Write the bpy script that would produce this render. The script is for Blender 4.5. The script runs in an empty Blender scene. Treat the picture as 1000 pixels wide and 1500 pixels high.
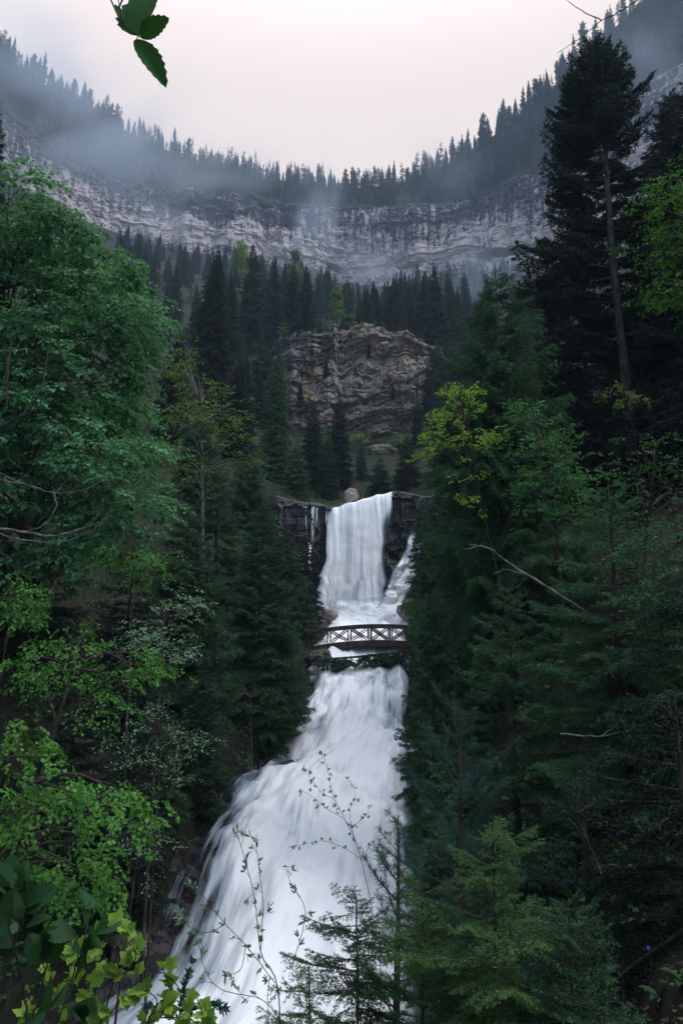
import bpy, math
import numpy as np
from mathutils import Matrix, Vector

PI = math.pi
sc = bpy.context.scene
COL = sc.collection
rng = np.random.default_rng(11)

# ------------------------------------------------------------------ camera
PITCH = math.radians(11.3)
CP, SP = math.cos(PITCH), math.sin(PITCH)


def ray(px, py):
    u, v = (px - 500) / 1000.0, (750 - py) / 1000.0
    return np.array([u, CP - v * SP, SP + v * CP])


def P(px, py, Y):
    """photo pixel (1000 x 1500) at a distance Y in front of the viewer -> a point of the place"""
    r = ray(px, py)
    return r * (Y / r[1])


cam = bpy.data.cameras.new('camera')
cam.sensor_fit = 'VERTICAL'
cam.sensor_height = 36.0
cam.lens = 24.0
cam.clip_start = 0.05
cam.clip_end = 5000
camo = bpy.data.objects.new('camera', cam)
COL.objects.link(camo)
camo.rotation_euler = (PI / 2 + PITCH, 0, 0)
sc.camera = camo


# ------------------------------------------------------------------ noise
def _hash(i, j, k, seed):
    n = (i * 374761393 + j * 668265263 + k * 2147483647 * 3 + seed * 974634777) & 0xFFFFFFFF
    n = ((n ^ (n >> 13)) * 1274126177) & 0xFFFFFFFF
    n = ((n ^ (n >> 16)) * 2246822519) & 0xFFFFFFFF
    return ((n ^ (n >> 15)) & 0xFFFFFF) / float(0xFFFFFF)


def vnoise(p, seed=0):
    p = np.asarray(p, float)
    f = np.floor(p)
    i = f.astype(np.int64)
    t = p - f
    t = t * t * t * (t * (t * 6 - 15) + 10)
    r = 0
    for a in (0, 1):
        for b in (0, 1):
            for c in (0, 1):
                w = (t[..., 0] if a else 1 - t[..., 0]) * (t[..., 1] if b else 1 - t[..., 1]) * (t[..., 2] if c else 1 - t[..., 2])
                r = r + w * _hash(i[..., 0] + a, i[..., 1] + b, i[..., 2] + c, seed)
    return r * 2 - 1


def fbm(p, octv=4, seed=0, gain=0.5):
    p = np.asarray(p, float)
    s, a, tot = 0, 1.0, 0
    for o in range(octv):
        s = s + a * vnoise(p * (2.03 ** o) + o * 17.3, seed + o)
        tot += a
        a *= gain
    return s / tot


def worley(p, seed=0):
    """broken blocks: -> (random value of the nearest cell, distance to the crack between two cells)"""
    p = np.asarray(p, float)
    c = np.floor(p).astype(np.int64)
    f1 = np.full(p.shape[:-1], 9.0)
    f2 = f1.copy()
    idv = f1 * 0
    for a in (-1, 0, 1):
        for b in (-1, 0, 1):
            for d in (-1, 0, 1):
                i, j, k = c[..., 0] + a, c[..., 1] + b, c[..., 2] + d
                q = np.stack([i + _hash(i, j, k, seed), j + _hash(i, j, k, seed + 1), k + _hash(i, j, k, seed + 2)], -1)
                e = np.abs(p - q)
                dd = np.maximum(np.maximum(e[..., 0], e[..., 1]), e[..., 2]) * 0.6 + 0.4 * np.linalg.norm(e, axis=-1)
                v = _hash(i, j, k, seed + 3)
                near = dd < f1
                f2 = np.where(near, f1, np.minimum(f2, dd))
                idv = np.where(near, v, idv)
                f1 = np.where(near, dd, f1)
    return idv * 2 - 1, f2 - f1


def smooth(a, b, x):
    t = np.clip((np.asarray(x, float) - a) / (b - a), 0, 1)
    return t * t * (3 - 2 * t)


# ------------------------------------------------------------------ mesh kit
class Soup:
    """triangles and quads with a tone value per vertex and a material slot per face"""

    def __init__(self):
        self.V, self.T, self.N, self.M, self.n, self.mats = [], [], [], [], 0, []

    def slot(self, m):
        if m not in self.mats:
            self.mats.append(m)
        return self.mats.index(m)

    def add(self, V, F, tone, mat):
        V = np.asarray(V, float).reshape(-1, 3)
        F = np.asarray(F, np.int64)
        if len(F) == 0:
            return
        self.V.append(V)
        self.N.append(np.broadcast_to(np.asarray(tone, float), (len(V),)))
        self.T.append(F + self.n)
        self.M.append(np.full(len(F), self.slot(mat)))
        self.n += len(V)

    def mesh(self, name, smooth_shade=False):
        me = bpy.data.meshes.new(name)
        V = np.concatenate(self.V).astype(np.float32)
        me.vertices.add(len(V))
        me.vertices.foreach_set('co', V.ravel())
        sizes = np.concatenate([np.full(len(f), f.shape[1]) for f in self.T])
        loops = np.concatenate([f.ravel() for f in self.T]).astype(np.int32)
        starts = np.concatenate([[0], np.cumsum(sizes)[:-1]]).astype(np.int32)
        me.loops.add(len(loops))
        me.loops.foreach_set('vertex_index', loops)
        me.polygons.add(len(sizes))
        me.polygons.foreach_set('loop_start', starts)
        for m in self.mats:
            me.materials.append(m)
        me.polygons.foreach_set('material_index', np.concatenate(self.M).astype(np.int32))
        me.polygons.foreach_set('use_smooth', np.full(len(sizes), smooth_shade))
        at = me.attributes.new('tone', 'FLOAT', 'POINT')
        at.data.foreach_set('value', np.concatenate(self.N).astype(np.float32))
        me.update(calc_edges=True)
        return me


def tag(o, label=None, cat=None, group=None, kind=None):
    for k, v in (('label', label), ('category', cat), ('group', group), ('kind', kind)):
        if v:
            o[k] = v
    return o


def link(name, me, parent=None, loc=None):
    o = bpy.data.objects.new(name, me)
    COL.objects.link(o)
    if parent is not None:
        o.parent = parent
    if loc is not None:
        o.location = loc
    return o


def thing(name, label, cat, loc, group=None):
    o = bpy.data.objects.new(name, None)
    o.empty_display_size = 0.3
    COL.objects.link(o)
    o.location = loc
    return tag(o, label, cat, group)


def tube(S, pts, rad, mat, sides=6, tone=0.5, cap=True):
    pts = np.asarray(pts, float)
    n = len(pts)
    rad = np.broadcast_to(np.asarray(rad, float), (n,))
    tan = np.gradient(pts, axis=0)
    tan /= np.linalg.norm(tan, axis=1, keepdims=True) + 1e-9
    ref = np.array([0.31, 0.17, 0.93])
    if abs(tan[n // 2] @ ref) > 0.85:
        ref = np.array([0.95, 0.2, 0.1])
    a = np.cross(tan, ref)
    a /= np.linalg.norm(a, axis=1, keepdims=True) + 1e-9
    b = np.cross(tan, a)
    th = np.arange(sides) * 2 * PI / sides
    V = pts[:, None] + rad[:, None, None] * (a[:, None] * np.cos(th)[None, :, None] + b[:, None] * np.sin(th)[None, :, None])
    k = np.arange(sides)
    F = []
    for i in range(n - 1):
        F.append(np.stack([i * sides + k, i * sides + (k + 1) % sides, (i + 1) * sides + (k + 1) % sides, (i + 1) * sides + k], 1))
    S.add(V.reshape(-1, 3), np.concatenate(F), tone, mat)
    if cap:
        c = V[-1].mean(0)
        S.add(np.vstack([V[-1], c]), np.stack([k, (k + 1) % sides, np.full(sides, sides)], 1), tone, mat)
        S.add(np.vstack([V[0], V[0].mean(0)]), np.stack([(k + 1) % sides, k, np.full(sides, sides)], 1), tone, mat)


def curve(pts, n=12):
    """smooth polyline through control points"""
    pts = np.asarray(pts, float)
    m = len(pts)
    if m == 2:
        t = np.linspace(0, 1, n)[:, None]
        return pts[0] * (1 - t) + pts[1] * t
    e = np.vstack([2 * pts[0] - pts[1], pts, 2 * pts[-1] - pts[-2]])
    out = []
    per = max(2, n // (m - 1))
    for i in range(m - 1):
        p0, p1, p2, p3 = e[i:i + 4]
        t = np.linspace(0, 1, per, endpoint=False)[:, None]
        out.append(0.5 * (2 * p1 + (p2 - p0) * t + (2 * p0 - 5 * p1 + 4 * p2 - p3) * t ** 2 + (3 * p1 - p0 - 3 * p2 + p3) * t ** 3))
    out.append(pts[-1][None])
    return np.concatenate(out)


def box(S, lo, hi, mat, rot=None, org=None, tone=0.5):
    x0, y0, z0 = lo
    x1, y1, z1 = hi
    V = np.array([[x0, y0, z0], [x1, y0, z0], [x1, y1, z0], [x0, y1, z0], [x0, y0, z1], [x1, y0, z1], [x1, y1, z1], [x0, y1, z1]], float)
    if rot is not None:
        V = V @ np.asarray(rot).T
    if org is not None:
        V = V + org
    S.add(V, [[0, 3, 2, 1], [4, 5, 6, 7], [0, 1, 5, 4], [1, 2, 6, 5], [2, 3, 7, 6], [3, 0, 4, 7]], tone, mat)


def bar(S, a, b, w, h, mat, tone=0.5):
    """square timber from a to b, w wide across the view, h thick"""
    a, b = np.asarray(a, float), np.asarray(b, float)
    d = b - a
    L = np.linalg.norm(d)
    d /= L
    up = np.array([0, 1, 0.0])
    s = np.cross(d, up)
    s /= np.linalg.norm(s) + 1e-9
    up = np.cross(s, d)
    box(S, (0, -h / 2, -w / 2), (L, h / 2, w / 2), mat, np.stack([d, up, s], 1), a, tone)


def grid(S, X, Y, Z, mat, tone=0.5):
    r, c = X.shape
    V = np.stack([X, Y, Z], -1).reshape(-1, 3)
    i = np.arange(r * c).reshape(r, c)
    F = np.stack([i[:-1, :-1], i[:-1, 1:], i[1:, 1:], i[1:, :-1]], -1).reshape(-1, 4)
    S.add(V, F, tone if np.isscalar(tone) else np.asarray(tone).reshape(-1), mat)


# ------------------------------------------------------------------ materials
class NT:
    def __init__(self, name):
        self.m = bpy.data.materials.new(name)
        self.m.use_nodes = True
        self.t = self.m.node_tree
        self.t.nodes.clear()
        self.out = self.t.nodes.new('ShaderNodeOutputMaterial')

    def n(self, typ, **kw):
        nd = self.t.nodes.new('ShaderNode' + typ)
        for k, v in kw.items():
            if k in ('operation', 'data_type', 'blend_type', 'attribute_name', 'noise_dimensions', 'noise_type', 'feature', 'clamp', 'distance', 'interpolation_type'):
                setattr(nd, k, v)
            else:
                key = k.replace('_', ' ')
                if isinstance(v, bpy.types.NodeSocket):
                    self.t.links.new(v, nd.inputs[key])
                else:
                    nd.inputs[key].default_value = v
        return nd

    def math(self, op, a, b=0.0, c=None):
        nd = self.t.nodes.new('ShaderNodeMath')
        nd.operation = op
        for i, v in enumerate((a, b, c)):
            if v is None:
                continue
            if isinstance(v, bpy.types.NodeSocket):
                self.t.links.new(v, nd.inputs[i])
            else:
                nd.inputs[i].default_value = v
        return nd.outputs[0]

    def mix(self, f, a, b):
        nd = self.t.nodes.new('ShaderNodeMix')
        nd.data_type = 'RGBA'
        for i, v in ((0, f), (6, a), (7, b)):
            if isinstance(v, bpy.types.NodeSocket):
                self.t.links.new(v, nd.inputs[i])
            else:
                nd.inputs[i].default_value = v if i == 0 else (*v, 1.0)
        return nd.outputs[2]

    def ramp(self, f, lo, hi):
        nd = self.t.nodes.new('ShaderNodeMapRange')
        nd.interpolation_type = 'SMOOTHSTEP'
        self.t.links.new(f, nd.inputs[0])
        nd.inputs[1].default_value = lo
        nd.inputs[2].default_value = hi
        return nd.outputs[0]

    def coords(self, scale=(1, 1, 1), kind='Object'):
        tc = self.t.nodes.new('ShaderNodeTexCoord')
        mp = self.t.nodes.new('ShaderNodeMapping')
        self.t.links.new(tc.outputs[kind], mp.inputs[0])
        mp.inputs['Scale'].default_value = scale
        return mp.outputs[0]

    def noise(self, co, scale, detail=5, rough=0.55, dist=0.0):
        nd = self.n('TexNoise', Scale=scale, Detail=detail, Roughness=rough, Distortion=dist)
        self.t.links.new(co, nd.inputs['Vector'])
        return nd.outputs[0]

    def bsdf(self, col, rough=0.7, spec=0.3, bump=None, bdist=0.02, bstr=0.6):
        b = self.t.nodes.new('ShaderNodeBsdfPrincipled')
        if isinstance(col, bpy.types.NodeSocket):
            self.t.links.new(col, b.inputs['Base Color'])
        else:
            b.inputs['Base Color'].default_value = (*col, 1)
        if isinstance(rough, bpy.types.NodeSocket):
            self.t.links.new(rough, b.inputs['Roughness'])
        else:
            b.inputs['Roughness'].default_value = rough
        b.inputs['Specular IOR Level'].default_value = spec
        if bump is not None:
            bp = self.t.nodes.new('ShaderNodeBump')
            bp.inputs['Distance'].default_value = bdist
            bp.inputs['Strength'].default_value = bstr
            self.t.links.new(bump, bp.inputs['Height'])
            self.t.links.new(bp.outputs[0], b.inputs['Normal'])
        return b

    def end(self, sh):
        self.t.links.new(sh.outputs[0] if hasattr(sh, 'outputs') else sh, self.out.inputs[0])
        return self.m


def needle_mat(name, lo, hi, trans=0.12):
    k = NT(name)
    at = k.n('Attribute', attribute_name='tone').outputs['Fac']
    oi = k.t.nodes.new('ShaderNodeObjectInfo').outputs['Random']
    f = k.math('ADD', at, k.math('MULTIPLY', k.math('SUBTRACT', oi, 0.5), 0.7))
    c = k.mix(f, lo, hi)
    b = k.bsdf(c, 0.6, 0.2)
    tr = k.n('BsdfTranslucent', Color=c)
    mx = k.n('MixShader', Fac=trans)
    k.t.links.new(b.outputs[0], mx.inputs[1])
    k.t.links.new(tr.outputs[0], mx.inputs[2])
    return k.end(mx)


def leaf_mat(name, lo, hi, trans=0.35, rough=0.42):
    k = NT(name)
    at = k.n('Attribute', attribute_name='tone').outputs['Fac']
    n = k.noise(k.coords(), 60, 2)
    f = k.math('ADD', at, k.math('MULTIPLY', k.math('SUBTRACT', n, 0.5), 0.5))
    c = k.mix(f, lo, hi)
    b = k.bsdf(c, rough, 0.22)
    tr = k.n('BsdfTranslucent', Color=k.mix(0.35, c, (0.12, 0.28, 0.02)))
    mx = k.n('MixShader', Fac=trans)
    k.t.links.new(b.outputs[0], mx.inputs[1])
    k.t.links.new(tr.outputs[0], mx.inputs[2])
    return k.end(mx)


def bark_mat(name, a, b_, scale=8):
    k = NT(name)
    co = k.coords((1, 1, 0.25))
    n = k.noise(co, scale, 6, 0.65)
    n2 = k.noise(k.coords(), scale * 0.3, 3)
    c = k.mix(k.ramp(n, 0.35, 0.7), a, b_)
    c = k.mix(k.math('MULTIPLY', k.ramp(n2, 0.5, 0.75), 0.5), c, (0.09, 0.10, 0.07))
    return k.end(k.bsdf(c, 0.85, 0.2, n, 0.03, 0.9))


M_spruce = needle_mat('spruce needles', (0.011, 0.032, 0.017), (0.058, 0.135, 0.058))
M_spruce_young = needle_mat('young spruce needles', (0.013, 0.040, 0.016), (0.085, 0.165, 0.050))
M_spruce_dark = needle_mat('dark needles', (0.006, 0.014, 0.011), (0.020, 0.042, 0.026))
M_spruce_far = needle_mat('far spruce needles', (0.010, 0.024, 0.016), (0.034, 0.066, 0.038))
M_pine = needle_mat('pine needles', (0.012, 0.042, 0.034), (0.04, 0.11, 0.08))
M_larch = needle_mat('larch needles', (0.018, 0.055, 0.024), (0.055, 0.135, 0.055), 0.2)
M_beech = leaf_mat('bluish green maple leaf', (0.026, 0.095, 0.046), (0.125, 0.33, 0.155), 0.42, rough=0.6)
M_maple = leaf_mat('fresh green maple leaf', (0.022, 0.088, 0.013), (0.080, 0.235, 0.032))
M_lime = leaf_mat('lime green leaf', (0.085, 0.19, 0.026), (0.30, 0.44, 0.07), 0.45, 0.5)
M_olive = leaf_mat('yellow green leaf', (0.07, 0.12, 0.025), (0.17, 0.25, 0.05))
M_shrub = leaf_mat('mid green leaf', (0.02, 0.085, 0.03), (0.06, 0.20, 0.06))
M_pale = leaf_mat('pale silvery leaf', (0.10, 0.19, 0.11), (0.24, 0.36, 0.22))
M_broad = leaf_mat('dark broad leaf', (0.010, 0.036, 0.014), (0.022, 0.075, 0.026), 0.25, 0.6)
M_bark = bark_mat('dark bark', (0.018, 0.014, 0.012), (0.075, 0.06, 0.05))
M_bark_red = bark_mat('reddish bark', (0.03, 0.017, 0.013), (0.10, 0.055, 0.04))
M_bark_grey = bark_mat('grey bark', (0.05, 0.048, 0.045), (0.20, 0.19, 0.18))
M_twig = bark_mat('twig bark', (0.02, 0.015, 0.013), (0.07, 0.05, 0.045), 40)


def rock_mat(name, light, dark, warm, stain=0.5, scale=0.05, streak=1.0, bdist=0.6, green=(0.03, 0.05, 0.02), up=(0.35, 0.75), warmth=0.5, speck=0.5):
    k = NT(name)
    co = k.coords()
    band = k.noise(k.coords((0.35, 0.35, 1.6)), scale * 1.5, 6, 0.62, 1.0)
    vert = k.noise(k.coords((1.6 * streak, 1.6 * streak, 0.18)), scale * 2.4, 6, 0.62, 0.3)
    big = k.noise(co, scale * 0.55, 4)
    fine = k.noise(co, scale * 12, 8, 0.65)
    s = k.math('ADD', k.math('MULTIPLY', vert, 0.60), k.math('ADD', k.math('MULTIPLY', band, 0.22), k.math('MULTIPLY', big, 0.28)))
    s = k.math('ADD', s, k.math('MULTIPLY', k.math('SUBTRACT', fine, 0.5), 0.28))
    s = k.math('ADD', s, k.math('MULTIPLY', k.math('SUBTRACT', k.n('Attribute', attribute_name='tone').outputs['Fac'], 0.5), 0.30))
    f = k.ramp(s, stain - 0.035, stain + 0.035)
    wf = k.math('MULTIPLY', k.ramp(k.noise(co, scale * 1.3, 5, 0.6), 0.45, 0.65), warmth)
    c = k.mix(wf, light, warm)
    c = k.mix(f, dark, c)
    c = k.mix(k.math('MULTIPLY', k.ramp(fine, 0.4, 0.62), speck), c, tuple(x * 0.45 for x in light))
    g = k.t.nodes.new('ShaderNodeNewGeometry')
    sx = k.t.nodes.new('ShaderNodeSeparateXYZ')
    k.t.links.new(g.outputs['Normal'], sx.inputs[0])
    ug = k.math('MULTIPLY', k.ramp(k.math('ADD', sx.outputs[2], k.math('MULTIPLY', k.math('SUBTRACT', big, 0.5), 0.6)), *up), 0.9)
    c = k.mix(ug, c, green)
    hgt = k.math('ADD', k.math('MULTIPLY', band, 0.5), k.math('ADD', k.math('MULTIPLY', vert, 0.8), k.math('MULTIPLY', fine, 0.6)))
    return k.end(k.bsdf(c, 0.8, 0.25, hgt, bdist, 0.9))


M_cliff = rock_mat('limestone cliff', (0.52, 0.46, 0.455), (0.032, 0.037, 0.048), (0.62, 0.48, 0.43), 0.515, 0.05, streak=1.7, bdist=1.0, speck=0.35, up=(0.55, 0.9))
M_outcrop = rock_mat('mossy outcrop rock', (0.30, 0.28, 0.28), (0.055, 0.060, 0.072), (0.33, 0.235, 0.14), 0.49, 0.22, bdist=0.45, green=(0.12, 0.10, 0.03), up=(0.25, 0.7), warmth=0.85)
M_wet = rock_mat('wet black rock', (0.15, 0.15, 0.165), (0.03, 0.033, 0.04), (0.15, 0.115, 0.07), 0.55, 0.7, bdist=0.12, green=(0.04, 0.06, 0.015), up=(0.5, 0.85))
M_bed = rock_mat('black stream bed', (0.07, 0.07, 0.075), (0.012, 0.013, 0.016), (0.06, 0.05, 0.04), 0.55, 0.7, bdist=0.12, green=(0.02, 0.025, 0.012), up=(0.97, 1.2))
M_boulder = rock_mat('boulder rock', (0.34, 0.29, 0.28), (0.09, 0.08, 0.08), (0.32, 0.22, 0.18), 0.46, 1.2, bdist=0.05, green=(0.05, 0.07, 0.02), up=(0.8, 1.0))


def ground_mat(name, a, b_, c_, scale):
    k = NT(name)
    co = k.coords()
    n1 = k.noise(co, scale, 6, 0.6)
    n2 = k.noise(co, scale * 9, 7, 0.65)
    c = k.mix(k.ramp(n1, 0.42, 0.6), a, b_)
    c = k.mix(k.math('MULTIPLY', k.ramp(n2, 0.5, 0.68), 0.7), c, c_)
    return k.end(k.bsdf(c, 0.9, 0.15, n2, 0.05 / scale * 0.3, 0.8))


M_ground = ground_mat('forest soil', (0.016, 0.014, 0.010), (0.012, 0.022, 0.010), (0.040, 0.030, 0.022), 0.5)
M_hill = ground_mat('talus slope', (0.008, 0.016, 0.008), (0.014, 0.018, 0.010), (0.040, 0.034, 0.024), 0.06)


def wood_mat():
    k = NT('weathered bridge timber')
    n = k.noise(k.coords((1, 6, 6)), 3, 6)
    n2 = k.noise(k.coords(), 2.0, 4)
    c = k.mix(k.ramp(n, 0.35, 0.7), (0.032, 0.022, 0.018), (0.075, 0.052, 0.042))
    c = k.mix(k.math('MULTIPLY', k.ramp(n2, 0.52, 0.7), 0.6), c, (0.14, 0.12, 0.11))
    return k.end(k.bsdf(c, 0.75, 0.3, n, 0.01))


M_wood = wood_mat()


def water_mat(name, su, sv, thin_lo, thin_hi, veil, gain=1.7, soft=0.16):
    """silky white water: UV u = metres across, v = metres along the flow; attribute tone = how much water runs there"""
    k = NT(name)
    tc = k.t.nodes.new('ShaderNodeTexCoord')

    def st(a, b, scale, detail, dist):
        mp = k.t.nodes.new('ShaderNodeMapping')
        k.t.links.new(tc.outputs['UV'], mp.inputs[0])
        mp.inputs['Scale'].default_value = (a, b, 1)
        return k.noise(mp.outputs[0], scale, detail, 0.55, dist)
    coarse = st(su, sv, 0.55, 4, 0.5)
    mid = st(su * 1.3, sv * 0.6, 1.7, 4, 0.25)
    fine = st(su * 2.2, sv * 0.35, 4.5, 3, 0.1)
    tone = k.n('Attribute', attribute_name='tone').outputs['Fac']
    s = k.math('ADD', k.math('MULTIPLY', coarse, 0.40), k.math('ADD', k.math('MULTIPLY', mid, 0.36), k.math('MULTIPLY', fine, 0.24)))
    s = k.math('ADD', k.math('MULTIPLY', k.math('SUBTRACT', s, 0.5), gain), tone)
    f = k.ramp(s, thin_lo, thin_hi)
    c = k.mix(f, (0.27, 0.315, 0.37), (0.87, 0.865, 0.88))
    b = k.bsdf(c, 0.55, 0.25, k.math('ADD', mid, fine), 0.05, 0.25)
    tr = k.t.nodes.new('ShaderNodeBsdfTransparent')
    mx = k.t.nodes.new('ShaderNodeMixShader')
    k.t.links.new(k.ramp(s, veil - soft, veil + soft), mx.inputs[0])
    k.t.links.new(tr.outputs[0], mx.inputs[1])
    k.t.links.new(b.outputs[0], mx.inputs[2])
    return k.end(mx)


M_river = water_mat('white river water', 0.8, 0.32, 0.22, 0.72, 0.20, 2.2, 0.16)
M_fall = water_mat('falling water', 1.0, 0.06, 0.20, 0.62, 0.28, 1.35, 0.24)

# ------------------------------------------------------------------ conifers


def needles(P0, P1, gap, nl, nw, g, tone, cone=(0.55, 1.15)):
    d = P1 - P0
    ln = np.linalg.norm(d, axis=1)
    cnt = np.maximum(1, np.round(ln / gap).astype(int))
    idx = np.repeat(np.arange(len(P0)), cnt)
    m = len(idx)
    t = g.random(m)[:, None]
    base = P0[idx] + d[idx] * t
    dn = d[idx] / (ln[idx][:, None] + 1e-9)
    r = g.normal(size=(m, 3))
    r[:, 2] += 0.35
    r -= dn * (r * dn).sum(1, keepdims=True)
    r /= np.linalg.norm(r, axis=1, keepdims=True) + 1e-9
    a = g.uniform(*cone, m)[:, None]
    nd = dn * np.cos(a) + r * np.sin(a)
    side = np.cross(nd, g.normal(size=(m, 3)))
    side /= np.linalg.norm(side, axis=1, keepdims=True) + 1e-9
    L = nl * g.uniform(0.7, 1.25, m)[:, None]
    V = np.stack([base - side * nw / 2, base + side * nw / 2, base + nd * L], 1).reshape(-1, 3)
    T = np.arange(3 * m).reshape(-1, 3)
    tn = np.asarray(tone)[idx] + g.normal(0, 0.10, m)
    return V, T, np.repeat(tn, 3)


def conifer_branch(L, g, q):
    """one branch along +x: axis, side twigs and needles"""
    sag, lift = q.get('sag', 0.22), q.get('lift', 0.12)
    hang = q.get('hang', 0.25)

    def axis(s):
        s = np.asarray(s, float)
        return np.stack([L * s * (1 - 0.06 * s), 0.03 * L * np.sin(5 * s + ph), L * (-sag * s ** 1.4 + lift * s ** 3)], -1)
    ph = g.uniform(0, 6)
    A, B, tn = [], [], []
    s = q.get('bare', 0.12)
    sp = q['twig'] / L
    wide = q.get('wide', 0.40)
    while s < 0.985:
        for sg in (-1, 1):
            if g.random() < 0.1:
                continue
            p = axis(s)
            lt = L * (wide * (1 - s) ** 0.8 * smooth(-0.15, 0.4, s) + 0.05) * g.uniform(0.65, 1.2)
            a = g.uniform(0.75, 1.1)
            dz = -hang * g.uniform(0.3, 1.3)
            d = np.array([math.cos(a), sg * math.sin(a), dz])
            p1 = p + d * lt * 0.55
            p2 = p1 + (d + [0.12, 0, -hang * 0.5]) * lt * 0.45
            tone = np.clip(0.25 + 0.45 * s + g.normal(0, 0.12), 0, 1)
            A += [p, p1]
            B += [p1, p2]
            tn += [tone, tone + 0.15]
            if q.get('sub'):
                k = int(lt / q['sub'])
                for j in range(k):
                    f = (j + 0.7) / (k + 0.5)
                    pp = p + (p2 - p) * f
                    for s2 in (-1, 1):
                        l2 = lt * 0.36 * (1 - f * 0.75) * g.uniform(0.6, 1.2)
                        d2 = d * 0.75 + np.array([-sg * math.sin(a), math.cos(a), 0]) * s2 * 0.75 * sg + [0, 0, -hang * 0.4]
                        A.append(pp)
                        B.append(pp + d2 * l2)
                        tn.append(tone + 0.1)
        s += sp * g.uniform(0.8, 1.2)
    sa = np.linspace(0.3, 1, 6)
    pa = axis(sa)
    A += list(pa[:-1])
    B += list(pa[1:])
    tn += [0.5, 0.5, 0.6, 0.65, 0.75]
    A, B, tn = np.array(A), np.array(B), np.array(tn)
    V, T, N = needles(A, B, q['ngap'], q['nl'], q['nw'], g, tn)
    W = Soup()
    if q.get('wood', True):
        tube(W, axis(np.linspace(0, 0.95, 6)), np.linspace(q.get('br', 0.012) * L, 0.002 * L, 6), M_bark, 4, cap=False)
        WV, WF = np.concatenate(W.V), np.concatenate(W.T)
    else:
        WV, WF = np.zeros((0, 3)), np.zeros((0, 4), int)
    return V, T, N, WV, WF


def conifer(h, R, g, q, mat, bark, bottom=0.05, gapw=0.5, per=5, shape=0.8, lean=(0, 0), trunk_r=None, top_bare=0.0, pitch=(0.55, -0.25), ragged=0.2, azi=None, keep=1.0, classes=(0.4, 0.7, 1.0), vari=2):
    """-> (trunk mesh, crown mesh), base at the origin"""
    protos = []
    for c in classes:
        for k in range(vari):
            protos.append((c * R,) + conifer_branch(c * R, g, q))
    tr = trunk_r or 0.011 * h + 0.02
    ts = np.linspace(0, 1, 12)
    wob = 0.006 * h
    ax = lambda t: np.stack([lean[0] * t * h + wob * np.sin(t * 7 + 1), lean[1] * t * h + wob * np.cos(t * 6), t * h], -1)
    S = Soup()
    tube(S, ax(ts), tr * (1 - ts) ** 0.85 + 0.004, bark, 8)
    C = Soup()
    z = bottom * h
    pa = g.uniform(0, 6)
    while z < h * 0.985:
        t = z / h
        f = (1 - t) / (1 - bottom)
        n = max(2, int(round(per * (0.6 + 0.4 * f) + g.uniform(-0.5, 0.8))))
        pa += 0.7
        for k in range(n):
            if g.random() > keep:
                continue
            az = pa + 2 * PI * k / n + g.uniform(-0.35, 0.35)
            if azi is not None and not azi(az, t, g):
                continue
            L = R * (f ** shape) * (1 - ragged * g.random() * 1.5 + ragged * 0.3) * (0.72 + 0.28 * smooth(0, 0.25, t - bottom + 0.08))
            L = max(L, 0.05 * R)
            i = int(np.argmin([abs(p[0] - L) for p in protos[::vari]])) * vari + g.integers(vari)
            L0, V, T, N, WV, WF = protos[i]
            sc_ = L / L0
            pit = pitch[1] + (pitch[0] - pitch[1]) * (1 - f) ** 1.3 + g.normal(0, 0.09)
            cp_, sp_ = math.cos(pit), math.sin(pit)
            roll = g.normal(0, 0.25)
            Rr = np.array([[1, 0, 0], [0, math.cos(roll), -math.sin(roll)], [0, math.sin(roll), math.cos(roll)]])
            Rp = np.array([[cp_, 0, -sp_], [0, 1, 0], [sp_, 0, cp_]])
            Ra = np.array([[math.cos(az), -math.sin(az), 0], [math.sin(az), math.cos(az), 0], [0, 0, 1]])
            Mx = (Ra @ Rp @ Rr).T * sc_
            o = ax(np.array(t + g.uniform(-0.5, 0.5) * gapw / h * 0.6))
            br = g.normal(0, 0.10)
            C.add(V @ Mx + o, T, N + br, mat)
            if len(WF):
                C.add(WV @ Mx + o, WF, 0.5, bark)
        z += gapw * (0.55 + 0.45 * f) * g.uniform(0.8, 1.2)
    # leader
    A = ax(np.array([0.9, 0.95]))
    B = ax(np.array([0.95, 1.0]))
    V, T, N = needles(A, B, q['ngap'], q['nl'], q['nw'], g, np.array([0.6, 0.7]))
    C.add(V, T, N, mat)
    return S.mesh('trunk', True), C.mesh('crown')


def tree_obj(name, label, cat, base, meshes, group=None, rz=0.0, s=1.0, sz=None):
    o = thing(name, label, cat, base, group)
    o.rotation_euler = (0, 0, rz)
    o.scale = (s, s, sz or s)
    link('trunk', meshes[0], o)
    link('crown', meshes[1], o)
    return o


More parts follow.
